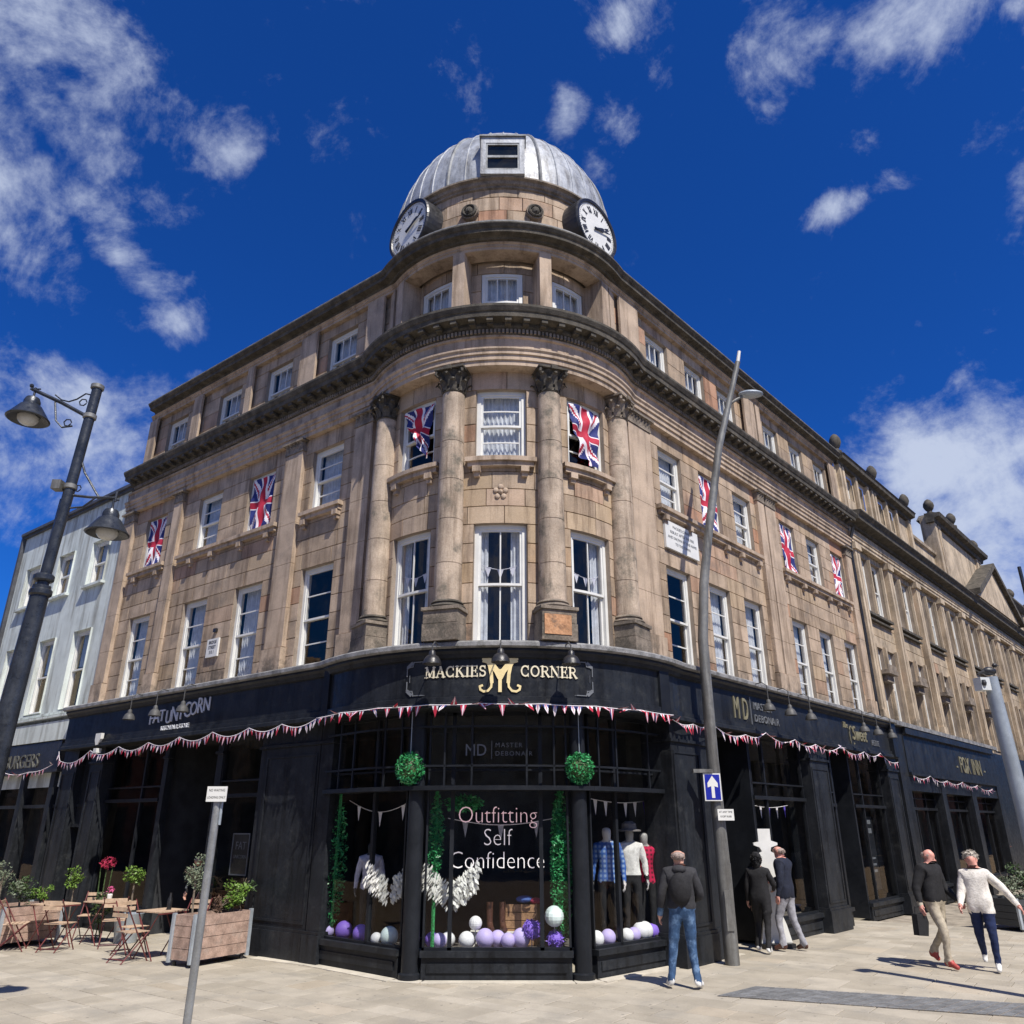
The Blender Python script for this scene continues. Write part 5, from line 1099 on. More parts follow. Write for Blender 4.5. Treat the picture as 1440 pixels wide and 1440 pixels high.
    for k in keys: m2.materials.append(mats_[k])
    segs = [(V[a], V[b] - V[a], k, (rr[a] + rr[b]) / 2) for a, b, k in E_]; skirt = spec.get('hem', .93)
    for v_ in m2.vertices:
        if abs(v_.co.z - skirt) < .022 and abs(v_.co.x) < .19: v_.co.z = skirt
        if skirt - .004 <= v_.co.z < skirt + .3 and abs(v_.co.x) < .19: f_ = 1.1 - .1 * (v_.co.z - skirt) / .3; v_.co.x *= f_; v_.co.y *= f_
    m2.update(); rn_ = mnoise.noise; hz = J['neck'].z - .03
    for v_ in m2.vertices:
        c_ = v_.co
        if c_.z < hz and c_.z > .12 and min((c_ - V['pl']).length, (c_ - V['pr']).length) > .16:
            q = rn_(Vector((c_.x * 9, c_.y * 9, c_.z * 16 + c_.x * 8))) + .5 * rn_(Vector((c_.x * 24, c_.y * 24, c_.z * 30))); v_.co = c_ + v_.normal * .0095 * q
    m2.update()
    for p_ in m2.polygons:
        c_ = p_.center; best = None
        for a, d, k, r_ in segs:
            t = max(0, min(1, (c_ - a).dot(d) / max(1e-9, d.length_squared))); q = (c_ - a - d * t).length - r_ * .5
            if best is None or q < best[0]: best = (q, k)
        k = best[1]
        if k == 'top' and c_.z < skirt: k = 'legs'
        if k == 'legs' and c_.z > skirt: k = 'top'
        if k == 'skin' and c_.z < J['neck'].z - .02 and (c_ - J['neck']).length < .12: k = 'top'
        p_.material_index = keys.index(k) if k in keys else 0; p_.use_smooth = True
    hd = J['head']
    if face:   # nose, ears and brow pulled out of the same surface
        for v_ in m2.vertices:
            r_ = v_.co - hd
            if r_.length < .16:
                if r_.y < -.05 and abs(r_.x) < .024 and -.045 < r_.z < .025: v_.co.y -= .03 * (1 - abs(r_.x) / .024)
                if abs(r_.x) > .055 and abs(r_.y - .01) < .026 and abs(r_.z + .005) < .038: v_.co.x += .022 * (1 if r_.x > 0 else -1)
    m2.name = name; ob = bpy.data.objects.new(name, m2); COL.objects.link(ob); ob.parent = parent
    if face:
        m = MB()
        for sx_ in (-1, 1): ball(m, (hd.x + sx_ * .031, hd.y - .093, hd.z + .004), .0125, 8, 6); tube(m, [(hd.x + sx_ * .015, hd.y - .104, hd.z + .026), (hd.x + sx_ * .05, hd.y - .092, hd.z + .026)], .0045, 5)
        m.build('eyes', BLACK, parent, origin=ws(parent)).location = (0, 0, 0)
        m = MB(); ball(m, (hd.x, hd.y - .094, hd.z - .05), .02, 8, 4, 1.3, .5, .35); m.build('mouth', mat('lips', (.35, .12, .1), .5, bump=0), parent, origin=ws(parent)).location = (0, 0, 0)
    return ob, J
def local(mb, name, m_, parent, smooth=False):
    o = mb.build(name, m_, None, smooth, origin=(0, 0, 0)); o.parent = parent; o.location = (0, 0, 0); return o
def person(label, loc, rot, spec, scale=1.0):
    t = thing('person', label, 'person', (loc[0], loc[1], 0), rad(rot)); t.scale = (scale,) * 3
    t.scale = (1, 1, 1); ob, J = body(spec, t)
    for c_ in t.children: c_.scale = (scale,) * 3
    return t, J, scale
SKINP = mat('ruddy_skin', (.62, .3, .24), .5, var=.1, scale=20, bump=0)
DENIM = cl('blue_denim', (.035, .08, .17), stain=((.16, .26, .42), .8, 7, .48)); BLKC = cl('black_cloth', (.014, .014, .016)); NAVC = cl('navy_cloth', (.012, .016, .032)); KHAKI = cl('khaki_cloth', (.4, .35, .27)); GREYC = cl('grey_cloth', (.3, .3, .33))
CREAMC = cl('cream_knit', (.72, .68, .62), bscale=45, bump=.5); NAVT = cl('navy_trouser_cloth', (.01, .02, .07)); WSHOE = cl('white_trainer', (.75, .75, .73), .5); BRSH = cl('brown_leather', (.08, .035, .025), .4); REDSH = cl('red_shoe', (.4, .07, .06), .5); CHARC = cl('charcoal_hoodie', (.03, .03, .034))
def hair_fringe(t, J, k, m_):
    h = J['head']; m = MB(); r_ = random.Random(3)
    ball(m, (h.x, h.y + .024, h.z - .012), .098, 16, 10, .93, .98, .6); leaves(m, (h.x, h.y + .03, h.z - .015), .095, .1, .055, 260, .016, shell=.9, rng=r_); return addto(t, m, 'short_hair', m_, k)
def addto(t, mb, nm, m_, scale, smooth=True):
    o = local(mb, nm, m_, t, smooth); o.scale = (scale,) * 3; return o
t, J, k = person('bald man in charcoal hoodie and blue jeans, back turned, looking into the corner bay window', (2.42, 12.45), 168,
    dict(mats=dict(skin=SKIN, top=CHARC, legs=DENIM, shoes=WSHOE), hem=.97, r=dict(sl=.085, sr=.085, chest=.15, waist=.14, el=.062, er=.06, wl=.045, wr=.045),
         j=dict(kl=(.15, -.03, .5), al=(.2, .01, .1), tl=(.26, -.13, .035), kr=(-.1, -.03, .5), ar=(-.14, .02, .1), tr=(-.2, -.13, .035), el=(.26, .05, 1.14), wl=(.3, -.04, .9), er=(-.27, -.02, 1.14), wr=(-.16, -.2, 1.05))), 1.03)
hair_fringe(t, J, k, cl('grey_stubble', (.3, .24, .21), scale=40))
m = MB(); ball(m, (0, .13, 1.22), .16, 14, 10, .95, .55, 1.3); addto(t, m, 'rucksack', BLKC, k); m = MB(); tube(m, [(-.13, .1, 1.38), (-.13, -.05, 1.42), (-.12, -.12, 1.3), (-.15, -.02, 1.05)], .018, 6); tube(m, [(.13, .1, 1.38), (.13, -.05, 1.42), (.12, -.12, 1.3), (.15, -.02, 1.05)], .018, 6); addto(t, m, 'straps', BLKC, k)
m = MB(); ball(m, (0, .07, 1.46), .1, 12, 8, 1.1, .8, .6); addto(t, m, 'hood', CHARC, k)
t, J, k = person('person in long dark coat and black trousers beside the white cutout at the shop doorway', (4.5, 15.75), 150,
    dict(mats=dict(skin=SKIN, top=BLKC, legs=BLKC, shoes=WSHOE), hem=.7, r=dict(waist=.14, pelvis=.14, hl=.11, hr=.11),
         j=dict(kl=(.12, -.12, .5), al=(.14, -.02, .1), tl=(.15, -.19, .035), kr=(-.1, .05, .5), ar=(-.1, .2, .1), tr=(-.12, .06, .035), er=(-.27, -.08, 1.16), wr=(-.2, -.28, 1.08))), .93)
m = MB(); ball(m, (0, .02, 1.67), .107, 14, 10, .93, 1.0, .9); ball(m, (0, .05, 1.55), .085, 12, 8, 1, .7, 1.2); leaves(m, (0, .03, 1.63), .105, .11, .13, 500, .03, shell=.9); addto(t, m, 'dark_hair', BLKC, k)
t, J, k = person('bald man in navy blazer and grey trousers turning toward the shop doorway', (5.03, 15.95), 230,
    dict(mats=dict(skin=SKINP, top=NAVC, legs=GREYC, shoes=BRSH), hem=.84, r=dict(chest=.15, waist=.145, pelvis=.14, sl=.085, sr=.085, el=.062, er=.062),
         j=dict(kl=(.12, -.14, .5), al=(.15, -.08, .1), tl=(.18, -.25, .035), kr=(-.1, .04, .5), ar=(-.14, .18, .1), tr=(-.16, .02, .035), er=(-.26, -.1, 1.18), wr=(-.14, -.3, 1.1), head=(0, -.05, 1.625), jaw=(0, -.05, 1.55), crown=(0, -.035, 1.69))), 1.02)
hair_fringe(t, J, k, cl('grey_stubble', (.3, .24, .21), scale=40))
t, J, k = person('bald man in black jacket and khaki trousers striding with a dark bag in his hand', (6.86, 14.15), 28,
    dict(mats=dict(skin=SKINP, top=BLKC, legs=KHAKI, shoes=REDSH), hem=.94, r=dict(chest=.155, waist=.15, pelvis=.135, sl=.09, sr=.09, el=.068, er=.068, wl=.045, wr=.045),
         j=dict(kr=(-.1, -.16, .52), ar=(-.08, -.12, .1), tr=(-.1, -.3, .035), kl=(.1, .02, .5), al=(.11, .27, .2), tl=(.11, .17, .07), er=(-.29, .08, 1.14), wr=(-.32, .02, .9), el=(.26, -.02, 1.14), wl=(.3, -.2, .96), head=(.01, -.04, 1.63), jaw=(.01, -.04, 1.56))), 1.01)
hair_fringe(t, J, k, cl('grey_stubble', (.3, .24, .21), scale=40))
bg_ = MB(); bx_, by_ = 6.86 + (-.36) * math.cos(rad(28)) - .05 * math.sin(rad(28)), 14.15 + (-.36) * math.sin(rad(28)) + .05 * math.cos(rad(28))
fb = Fr(bx_, by_, rad(28)); prism(bg_, fb, [(-.14, .48), (.08, .46), (.14, .66), (.1, .78), (-.12, .78)], -.05, .05); tube(bg_, [fb.p(-.1, 0, .77), fb.p(-.07, 0, .88), fb.p(.04, 0, .88), fb.p(.08, 0, .77)], .012, 6)
tag(bg_.build('carried_bag', BLKC), 'dark holdall hanging from the hand of the man in khaki trousers', 'bag')
t, J, k = person('woman with short grey hair in cream cardigan and navy trousers walking beside the bald man', (7.42, 13.82), -32,
    dict(mats=dict(skin=SKINP, top=CREAMC, legs=NAVT, shoes=WSHOE), hem=.84, r=dict(chest=.145, waist=.15, pelvis=.15, sl=.08, sr=.08, el=.066, er=.066, wl=.045, wr=.045, hl=.105, hr=.105),
         j=dict(kl=(.1, -.1, .51), al=(.09, -.05, .1), tl=(.1, -.22, .035), kr=(-.1, .06, .48), ar=(-.1, .34, .22), tr=(-.1, .27, .08), el=(.36, .1, 1.2), wl=(.52, .12, .97), er=(-.24, -.06, 1.12), wr=(-.27, -.2, .96), head=(-.01, -.03, 1.64))), .97)
m = MB(); ball(m, (-.01, .015, 1.68), .108, 14, 10, .93, .98, .8); ball(m, (-.01, .045, 1.61), .095, 12, 8, .95, .75, .9); leaves(m, (-.01, .02, 1.68), .115, .115, .1, 500, .026, shell=.9); addto(t, m, 'grey_hair', cl('grey_hair', (.42, .38, .33), scale=40), k)
t, J, k = person('dim figure in grey top bending just inside the dark left street doorway', fl(4.35, .9, 0), -20,
    dict(mats=dict(skin=SKIN, top=cl('dim_grey_top', (.06, .065, .075)), legs=BLKC, shoes=BLKC), hem=.93,
         j=dict(waist=(0, -.06, 1.08), chest=(0, -.17, 1.24), top=(0, -.27, 1.33), neck=(0, -.33, 1.38), jaw=(0, -.38, 1.41), head=(0, -.42, 1.46), crown=(0, -.45, 1.51), sl=(.17, -.26, 1.3), sr=(-.17, -.26, 1.3), el=(.2, -.35, 1.05), er=(-.2, -.35, 1.05), wl=(.18, -.45, .85), wr=(-.18, -.45, .85))), .97)

# ------------------------------------------------------------------ displays behind the glass
PLAIDB = None
def plaid(name, a, b, sc_=26):
    m_ = mat(name, a, .85, var=.1, bump=.1); t_ = m_.node_tree; ns = t_.nodes; bs = ns['Principled BSDF']; src = bs.inputs['Base Color'].links[0].from_socket
    w1 = ns.new('ShaderNodeTexWave'); w1.inputs['Scale'].default_value = sc_ / 6; w1.bands_direction = 'Z'; w2 = ns.new('ShaderNodeTexWave'); w2.inputs['Scale'].default_value = sc_ / 6; w2.bands_direction = 'X'
    tcn = ns.new('ShaderNodeTexCoord'); t_.links.new(tcn.outputs['Object'], w1.inputs[0]); t_.links.new(tcn.outputs['Object'], w2.inputs[0])
    mm = ns.new('ShaderNodeMath'); mm.operation = 'MULTIPLY'; t_.links.new(w1.outputs['Fac'], mm.inputs[0]); t_.links.new(w2.outputs['Fac'], mm.inputs[1])
    mx = ns.new('ShaderNodeMix'); mx.data_type = 'RGBA'; t_.links.new(mm.outputs[0], mx.inputs[0]); t_.links.new(src, mx.inputs[6]); mx.inputs[7].default_value = b + (1,); t_.links.new(mx.outputs[2], bs.inputs['Base Color']); return m_
MANW = mat('pale_mannequin', (.55, .52, .5), .4, var=.05, bump=0); MANG = mat('grey_mannequin', (.3, .29, .28), .4, var=.1, bump=0)
def mannequin(label, loc, rot, top, head, scale=.92, hem=.9, r={}, z=.36, legs=None):
    t = thing('mannequin', label, 'mannequin', (loc[0], loc[1], z), rad(rot), group='mannequins behind the shop glass')
    ob, J = body(dict(mats=dict(skin=head, top=top, legs=legs or BLKC, shoes=BLKC), hem=hem, r=dict(sl=.08, sr=.08, el=.058, er=.058, **r)), t, 'figure', fingers=True, face=False); ob.scale = (scale,) * 3
    m = MB(); lathe(m, 0, 0, [(.16, 0.002), (.16, .012)], 16); local(m, 'stand', STEEL, t); return t
BP = plaid('blue_plaid_cloth', (.03, .1, .36), (.3, .42, .6)); RP = plaid('red_plaid_cloth', (.45, .01, .06), (.02, .005, .01)); WK = cl('white_knit', (.7, .68, .64)); PS = cl('pale_patterned_cloth', (.4, .38, .45))
mannequin('silver headed mannequin in blue plaid overshirt in the right bay window, nearest the column', (1.56, 13.95), -15, BP, MANW, 1.0)
mannequin('mannequin in pale cream knit and denim in the middle of the right bay window', (1.98, 14.3), -5, WK, MANG, .99, hem=.98)
t = mannequin('mannequin in deep red plaid shirt in the right bay window, behind the bald man', (2.24, 14.45), 0, RP, MANG, .95)
mannequin('mannequin in a pale patterned shirt in the left bay window', (-2.35, 14.25), 10, PS, ROOMD, .86)
mannequin('mannequin in dark suit with white collar in the right street window', fR(-2.3, .55, 0), 40, NAVC, MANW, .98)
m = MB(); fcap = thing('fur_hat', 'round grey hat on the middle mannequin of the right bay', 'hat', (1.98, 14.3, 2.05)); lathe(m, 1.98, 14.29, [(.2, 2.0), (.2, 2.02), (.13, 2.04), (.12, 2.12), (.06, 2.16)], 14); m.build('crown', cl('grey_felt', (.2, .18, .17)), fcap)
# balloons and paper balls
PB = [mat('paper_ball_' + n, c_, .6, var=.06, bump=.15, bscale=30) for n, c_ in (('white', (.75, .75, .76)), ('lilac', (.5, .42, .74)), ('violet', (.24, .14, .62)), ('mint', (.62, .74, .72)))]
BL = [(1.33, 13.9, .12, 0, 'white ball at the foot of the right bay beside the column'), (1.53, 13.95, .12, 1, 'lilac ball next to the white ball at the column end of the right bay'), (1.86, 14.0, .11, 0, 'pale ball under the middle mannequin'), (1.99, 14.25, .11, 1, 'small lilac ball behind the pale one in the right bay'),
      (2.13, 14.1, .14, 0, 'large pale ball in front of the red plaid mannequin'), (2.2, 14.4, .14, 0, 'pale ball at the back of the pile in the right bay'), (2.34, 14.25, .12, 2, 'strong violet ball nearest the right end of the right bay'),
      (-1.22, 13.45, .11, 2, 'violet ball at the left edge of the centre bay'), (-1.1, 13.35, .11, 1, 'lilac ball beside the violet one at the centre bay edge'), (-.98, 13.5, .11, 0, 'white ball just right of the first centre bay mullion'), (-.69, 13.35, .12, 0, 'pale ball standing alone left of centre in the middle bay'),
      (-.41, 13.35, .14, 1, 'largest lilac ball in the middle bay row'), (-.22, 13.5, .12, 1, 'lilac ball behind two others in the middle bay'), (-.06, 13.35, .11, 1, 'small lilac ball right of the largest in the middle bay'), (.14, 13.4, .14, 1, 'tall lilac ball below the wooden crate'),
      (-3.05, 14.45, .1, 1, 'dim lilac ball at the far left of the left bay'), (-2.75, 14.2, .14, 2, 'violet ball nearest the left end of the left bay window'), (-2.42, 14.0, .13, 2, 'bright violet ball in the middle of the left bay'), (-2.12, 13.8, .09, 0, 'small pale ball half hidden in the left bay'), (-1.9, 13.6, .14, 3, 'big pale blue ball at the column end of the left bay')]
for x, y, r, c_, l in BL:
    if x > 1.25: x, y = x - .04, 13.22 + (x - 1.27) * .935 + (r + .05) * 1.37
    elif x < -1.7: y = 13.22 + (-1.66 - x) * .864 + (r + .05) * 1.33
    else: y += .06
    m = MB(); ball(m, (x, y, .362 + r), r, 18, 12); tag(m.build('paper_ball', PB[c_], smooth=True), l, 'ball', 'balls along the bay window floor')
for x, y, z, r, c_, l in ((.3, 13.4, .62, .14, 2, 'ruffled violet paper pompom in front of the crate'), (-.56, 13.5, .7, .11, 0, 'small white ball raised on the cloth plinth'), (.64, 13.24, .82, .16, 3, 'large pale mint ball against the green column'), (.66, 13.3, .5, .13, 2, 'violet pompom below the mint ball')):
    st = MB(); tube(st, [(x, y, .36), (x, y, z - r * .8)], .008, 6)
    m = MB(); ball(m, (x, y, z), r * .92, 14, 10)
    if 'pompom' in l: leaves(m, (x, y, z), r, r, r, 260, .04, shell=.85)
    o = m.build('raised_ball', PB[c_]); tag(o, l, 'ball'); st.build('stem', STEEL, o)
m = MB(); ct = thing('wooden_crate', 'brown wooden crate with scarves laid over it in the centre bay window', 'crate', (.14, 13.9, .36)); fc = Fr(.1, 13.75, rad(-8))
for i in range(5): m = MB(); box(m, fc, -.28, .28, 0, .02, .37 + i * .115, .475 + i * .115); m.build('slat', BOXW, ct)
for x in (-.28, .28): m = MB(); box(m, fc, x - .01, x + .01, -.005, .45, .365, .95); m.build('side', BOXW, ct)
m = MB(); ball(m, (.2, 13.85, 1.0), .14, 12, 8, 1, .8, .4); tag(m.build('folded_scarf', cl('blue_scarf', (.05, .1, .3))), 'blue scarf heaped on the wooden crate', 'scarf'); m = MB(); ball(m, (.38, 13.8, .98), .1, 12, 8, 1, .8, .5); tag(m.build('folded_scarf', cl('crimson_scarf', (.3, .03, .07))), 'dark crimson scarf on the right end of the crate', 'scarf')
m = MB(); box(m, Fr(-.4, 13.6, 0), -.25, .45, 0, .35, .361, .56); tag(m.build('cloth_plinth', cl('pale_drape', (.6, .58, .54))), 'low plinth draped in pale cloth below the boots in the centre bay', 'plinth')
for x in (-.35, -.15): 
    m = MB(); tube(m, [(x, 13.75, .97), (x, 13.75, .68), (x + .02, 13.66, .61), (x + .05, 13.55, .6)], [.055, .05, .05, .035], 10); tag(m.build('boot', BRSH, smooth=True), 'tan leather boot, %s one of the pair on the pale plinth' % ('left' if x < -.2 else 'right'), 'boot')
def wings(cx, cy, cz, label, sc_=1, seed=1):
    m = MB(); r_ = random.Random(seed)
    for s_ in (-1, 1):
        for i in range(260):
            a = r_.uniform(0, 1); L_ = r_.uniform(.05, .12) * sc_; px = cx + s_ * (.04 + .33 * a * sc_) + r_.gauss(0, .02); pz = cz + (.28 * a - .1 + r_.uniform(-.24, .1)) * sc_; py = cy + r_.uniform(-.05, .05)
            d = Vector((s_ * r_.uniform(.1, .8), r_.uniform(-.3, .3), -1)).normalized() * L_; e = Vector((.022, r_.uniform(-.02, .02), .01))
            m.add([(px, py, pz), tuple(Vector((px, py, pz)) + d * .5 + e), tuple(Vector((px, py, pz)) + d), tuple(Vector((px, py, pz)) + d * .5 - e)], [(0, 1, 2, 3)])
    return tag(m.build('feather_display', WFLOW), label, 'window display')
wings(-.95, 13.33, 1.3, 'fan of white feathers hanging left of the slogan in the centre bay', 1.1, 3); wings(-1.93, 13.68, 1.33, 'white feather spray hanging in the left bay beside the column', 1, 5)
for (x, y, z0, z1, r, n, l) in ((.76, 13.3, .4, 2.6, .13, 2600, 'tall column of glossy green artificial leaves at the right of the centre bay'), (-1.2, 13.35, 1.3, 2.55, .1, 800, 'upper green leaf garland at the left of the centre bay'), (-3.0, 14.6, .5, 2.5, .14, 1100, 'dim green leaf column at the left end of the left bay')):
    m = MB(); leaves(m, (x, y, (z0 + z1) / 2), r * 1.3, r, (z1 - z0) / 2 * 1.05, n, .035, shell=.1); g_ = thing('leaf_garland', l, 'garland', (x, y, z0), group='artificial foliage in the bay'); m.build('foliage', PLAST, g_); m = MB(); tube(m, [(x, y, .36), (x, y, 2.6)], .03, 6); m.build('pole', PLAST, g_)
m = MB(); leaves(m, (-.78, 13.45, 2.42), .34, .12, .14, 420, .04, shell=.1); tag(m.build('leaf_garland', PLAST), 'bushy green garland hanging at the top left of the slogan', 'garland', 'artificial foliage in the bay')
for x, l in ((-1.61, 'left'), (1.07, 'right')):
    g_ = thing('topiary_ball', f'glossy green artificial topiary ball on the {l} of the transom shelf', 'topiary ball', (x, 13.0, 2.67), group='green balls on the transom shelf'); cy_ = 12.97 if l == 'left' else 12.97
    m = MB(); leaves(m, (x, cy_, 2.93), .23, .2, .25, 1100, .035, shell=.6); m.build('foliage', PLAST, g_); m = MB(); ball(m, (x, cy_, 2.92), .17, 12, 8); m.build('core', LEAF, g_); m = MB(); tube(m, [(x, cy_, 3.15), (x, cy_, 3.8)], .008, 5); m.build('cord', STEEL, g_)
def inner_bunting(fr, x0, x1, y, z, label, cols, n=6, sag=.12):
    b_ = thing('window_bunting', label, 'bunting', fr.p((x0 + x1) / 2, y, z), group='bunting inside the shop windows'); Z = lambda t: z - sag * math.sin(math.pi * t)
    m = MB(); tube(m, [fr.p(x0 + (x1 - x0) * i / 12, y, Z(i / 12)) for i in range(13)], .006, 4); m.build('cord', FWHITE, b_)
    for i in range(n): t = (i + .5) / n; x = x0 + (x1 - x0) * t; m = MB(); m.add([fr.p(x - .05, y, Z(t)), fr.p(x + .05, y, Z(t)), fr.p(x, y, Z(t) - .24)], [(0, 1, 2)]); m.build('pennant', cols[i % len(cols)], b_)
VIO = cl('violet_pennant', (.12, .08, .5))
inner_bunting(FrE, .35, 1.9, .3, 2.5, 'white and violet pennants across the top of the right bay window', (FWHITE, FWHITE, VIO), 6, .05); inner_bunting(FrA, .3, 2.0, .3, 2.5, 'pale pennants sagging across the left bay window', (FWHITE,), 3, .2); inner_bunting(FrM, .3, 2.0, .4, 2.2, 'grey pennants hung behind the slogan in the centre bay', (GREYC,), 3, .1); inner_bunting(FRR, -3.4, -1.5, .1, 2.5, 'pennants in the right street display window', (VIO, FWHITE), 5, .06)
# white cutout in the doorway
m = MB(); pts = [(-.28, .0), (-.2, .35), (-.1, .62), (-.22, .9), (-.3, 1.2), (-.24, 1.45), (-.08, 1.55), (-.12, 1.62), (-.24, 1.66), (-.24, 1.7), (-.13, 1.72), (-.13, 1.95), (.13, 1.95), (.13, 1.74), (.26, 1.7), (.26, 1.66), (.12, 1.62), (.1, 1.55), (.24, 1.48), (.3, 1.25), (.2, .95), (.12, .62), (.26, .3), (.34, 0)]
fcut = Fr(4.86, 16.35, rad(12)); prism(m, fcut, [(x, z + .08) for x, z in pts], -.02, .02); cu_ = m.build('cutout_figure', WHITE); tag(cu_, 'white cutout of a figure in a top hat standing in the shop doorway', 'cutout'); m = MB(); box(m, fcut, -.3, .3, -.2, .2, 0, .08); m.build('base', BLACK, cu_)
for k_2, (s_, l) in enumerate(((2.65, 'pale lettered menu sheets'),)):
    m = MB(); box(m, FRR, 2.6, 3.2, .0, .03, .6, 2.3); mn = m.build('menu_panel', NAVYD); tag(mn, 'tall notice panel with pale lettered blocks in the far shop window', 'notice')
    for z, hh in ((2.12, .1), (1.9, .12), (1.3, .04), (1.15, .05), (1.0, .06)): m = MB(); box(m, FRR, 2.68, 3.05, -.01, .0, z, z + hh); m.build('printed_block', GREYL, mn)
pf = thing('framed_menu', 'pale framed FAT UNICORN poster in the left street window by the corner', 'poster', fl(2.55, .05, 1.2)); m = MB(); box(m, FL, -2.85, -2.3, .33, .37, 1.2, 1.95); m.build('board', BLACK, pf); m = MB()
for a in ((-2.85, -2.3, 1.2, 1.225), (-2.85, -2.3, 1.925, 1.95), (-2.85, -2.825, 1.225, 1.925), (-2.325, -2.3, 1.225, 1.925)): box(m, FL, a[0], a[1], .32, .33, a[2], a[3])
m.build('frame', GREYL, pf); text_mesh('FAT', .2, FL, -2.575, .33, 1.66, GREYL, pf, 'word', .003); text_mesh('UNICORN', .09, FL, -2.575, .33, 1.5, GREYL, pf, 'word', .003)

# ------------------------------------------------------------------ street furniture
lp = thing('lamp_post', 'tall dark ornate lamp post with two hanging lanterns at the left edge', 'lamp post', (-5.6, 9.0, 0)); px, py = -5.6, 9.0
m = MB(); tube(m, [(-5.72, py, 0), (-5.66, py, 3.3), (-5.61, py, 4.75)], [.125, .112, .1], 16); m.build('lower_post', IRON, lp, smooth=True)
m = MB(); tube(m, [(-5.61, py, 4.7), (-5.53, py, 6.3), (-5.48, py, 7.5)], [.066, .064, .062], 14); m.build('upper_post', IRON, lp, smooth=True)
m = MB()
for z, r in ((4.62, .125), (4.8, .115)): lathe(m, -5.61, py, [(r - .02, z), (r, z + .02), (r, z + .07), (r - .02, z + .09)], 16)
m.build('collar', IRON, lp, smooth=True)
for z, x in ((6.0, -5.545), (7.0, -5.5), (7.44, -5.485)): m = MB(); lathe(m, x, py, [(.065, z), (.082, z + .01), (.082, z + .06), (.065, z + .07)], 14); m.build('ring', GREYP, lp, smooth=True)
m = MB(); tube(m, [(-5.76, py + .1, 0), (-5.7, py + .1, 4.8), (-5.65, py + .08, 5.9)], .035, 8); m.build('conduit', IRON, lp, smooth=True)
m = MB(); box(m, Fr(-5.64, py, 0), -.09, .02, -.1, .02, 5.98, 6.1); m.build('bracket_box', GREYP, lp)
def lantern(x, y, z, label):
    t = MB(); lathe(t, x, y, [(.015, z + .3), (.03, z + .27), (.08, z + .26), (.1, z + .21), (.1, z + .16), (.13, z + .14), (.17, z + .08), (.235, z - .02), (.26, z - .05), (.24, z - .06), (.16, z - .02), (.05, z)], 24, cap=False); o = t.build('lantern', IRON, lp, smooth=True); tag(o, label)
    t = MB(); ball(t, (x, y, z - .03), .13, 14, 8, 1, 1, .8); t.build('glass_bowl', mat('frosted_bowl', (.5, .5, .48), .2, bump=0), o, smooth=True)
    t = MB(); tube(t, [(x, y, z + .28), (x, y, z + .42)], .014, 6); tube(t, [(x - .07, y, z + .4), (x + .07, y, z + .4)], .01, 6); t.build('hanger', IRON, o)
lantern(-6.3, 9.0, 7.05, 'left lantern, higher than its pair'); lantern(-5.02, 9.1, 5.5, 'right lantern, lower, before the pale building')
m = MB(); tube(m, [(-5.5, py, 7.02), (-5.9, py, 7.24), (-6.34, py, 7.45)], .025, 8); tube(m, [(-5.5, py, 7.35)] + [(-5.62 - .4 * t, py, 7.38 - .12 * math.sin(t * 3)) for t in (0, .25, .5, .75, 1)], .01, 6)
tube(m, [(-6.0, py, 7.26), (-5.93, py, 6.98), (-5.83, py, 6.88), (-5.7, py, 6.9)], .012, 6); tube(m, [(-5.77 + .05 * math.cos(a), py, 6.95 + .05 * math.sin(a)) for a in (0, 1, 2, 3, 4, 5, 6)], .009, 5); tube(m, [(-5.63 + .05 * math.cos(a), py, 7.25 + .05 * math.sin(a)) for a in (0, 1, 2, 3, 4, 5, 6)], .009, 5)
ball(m, (-6.36, py, 7.5), .03, 6, 5); m.build('upper_arm', IRON, lp)
m = MB(); tube(m, [(-5.54, py, 5.93), (-5.3, py + .05, 5.92), (-5.0, py + .1, 5.93)], .018, 8); tube(m, [(-5.52, py, 6.5), (-5.42, py + .03, 6.25), (-5.25, py + .06, 6.0), (-5.2, py + .07, 5.93)], .014, 6); tube(m, [(-5.45 + .045 * math.cos(a), py, 6.02 + .045 * math.sin(a)) for a in (0, 1, 2, 3, 4, 5, 6)], .008, 5)
tube(m, [(-5.53, py, 5.75), (-5.35, py + .03, 5.78), (-5.22, py + .05, 5.92)], .012, 6); tube(m, [(-5.0, py + .1, 5.88), (-5.0, py + .1, 6.02)], .016, 6); m.build('lower_arm', IRON, lp)

cp = thing('lamp_column', 'tall grey street light column bending to the right beside the corner bay', 'lamp post', (3.56, 14.44, 0)); y = 14.44
m = MB(); tube(m, [(3.56, y, 0), (3.56, y, 1.5)], [.12, .12], 20); tube(m, [(3.56, y, 1.45), (3.54, y, 3.2), (3.56, y, 5.3), (3.68, y, 6.4), (3.84, y, 7.3), (4.25, y, 9.3), (4.58, y, 10.4), (4.86, y, 11.35)], [.115, .105, .095, .09, .085, .075, .062, .055], 16); m.build('column_shaft', GREYP, cp, smooth=True)
m = MB(); tube(m, [(4.86, y, 11.35), (4.92, y, 11.62)], [.04, .035], 10); m.build('sensor_cap', WHITE, cp, smooth=True)
m = MB(); tube(m, [(4.55, y, 10.3), (4.72, y, 10.42), (4.86, y, 10.5)], .03, 8); m.build('head_arm', GREYP, cp); m = MB(); ball(m, (5.05, y, 10.56), .24, 16, 8, 1.1, .6, .32); m.build('lamp_head', STEEL, cp, smooth=True)
m = MB(); box(m, Fr(3.56, y, 0), -.06, .06, -.135, -.115, .5, 1.1); m.build('access_door', GREYP, cp)
sn = thing('one_way_sign', 'blue rectangular sign with a white upward arrow on the tall grey column', 'sign', (3.46, 14.28, 2.5)); fs = Fr(3.46, 14.28, rad(4))
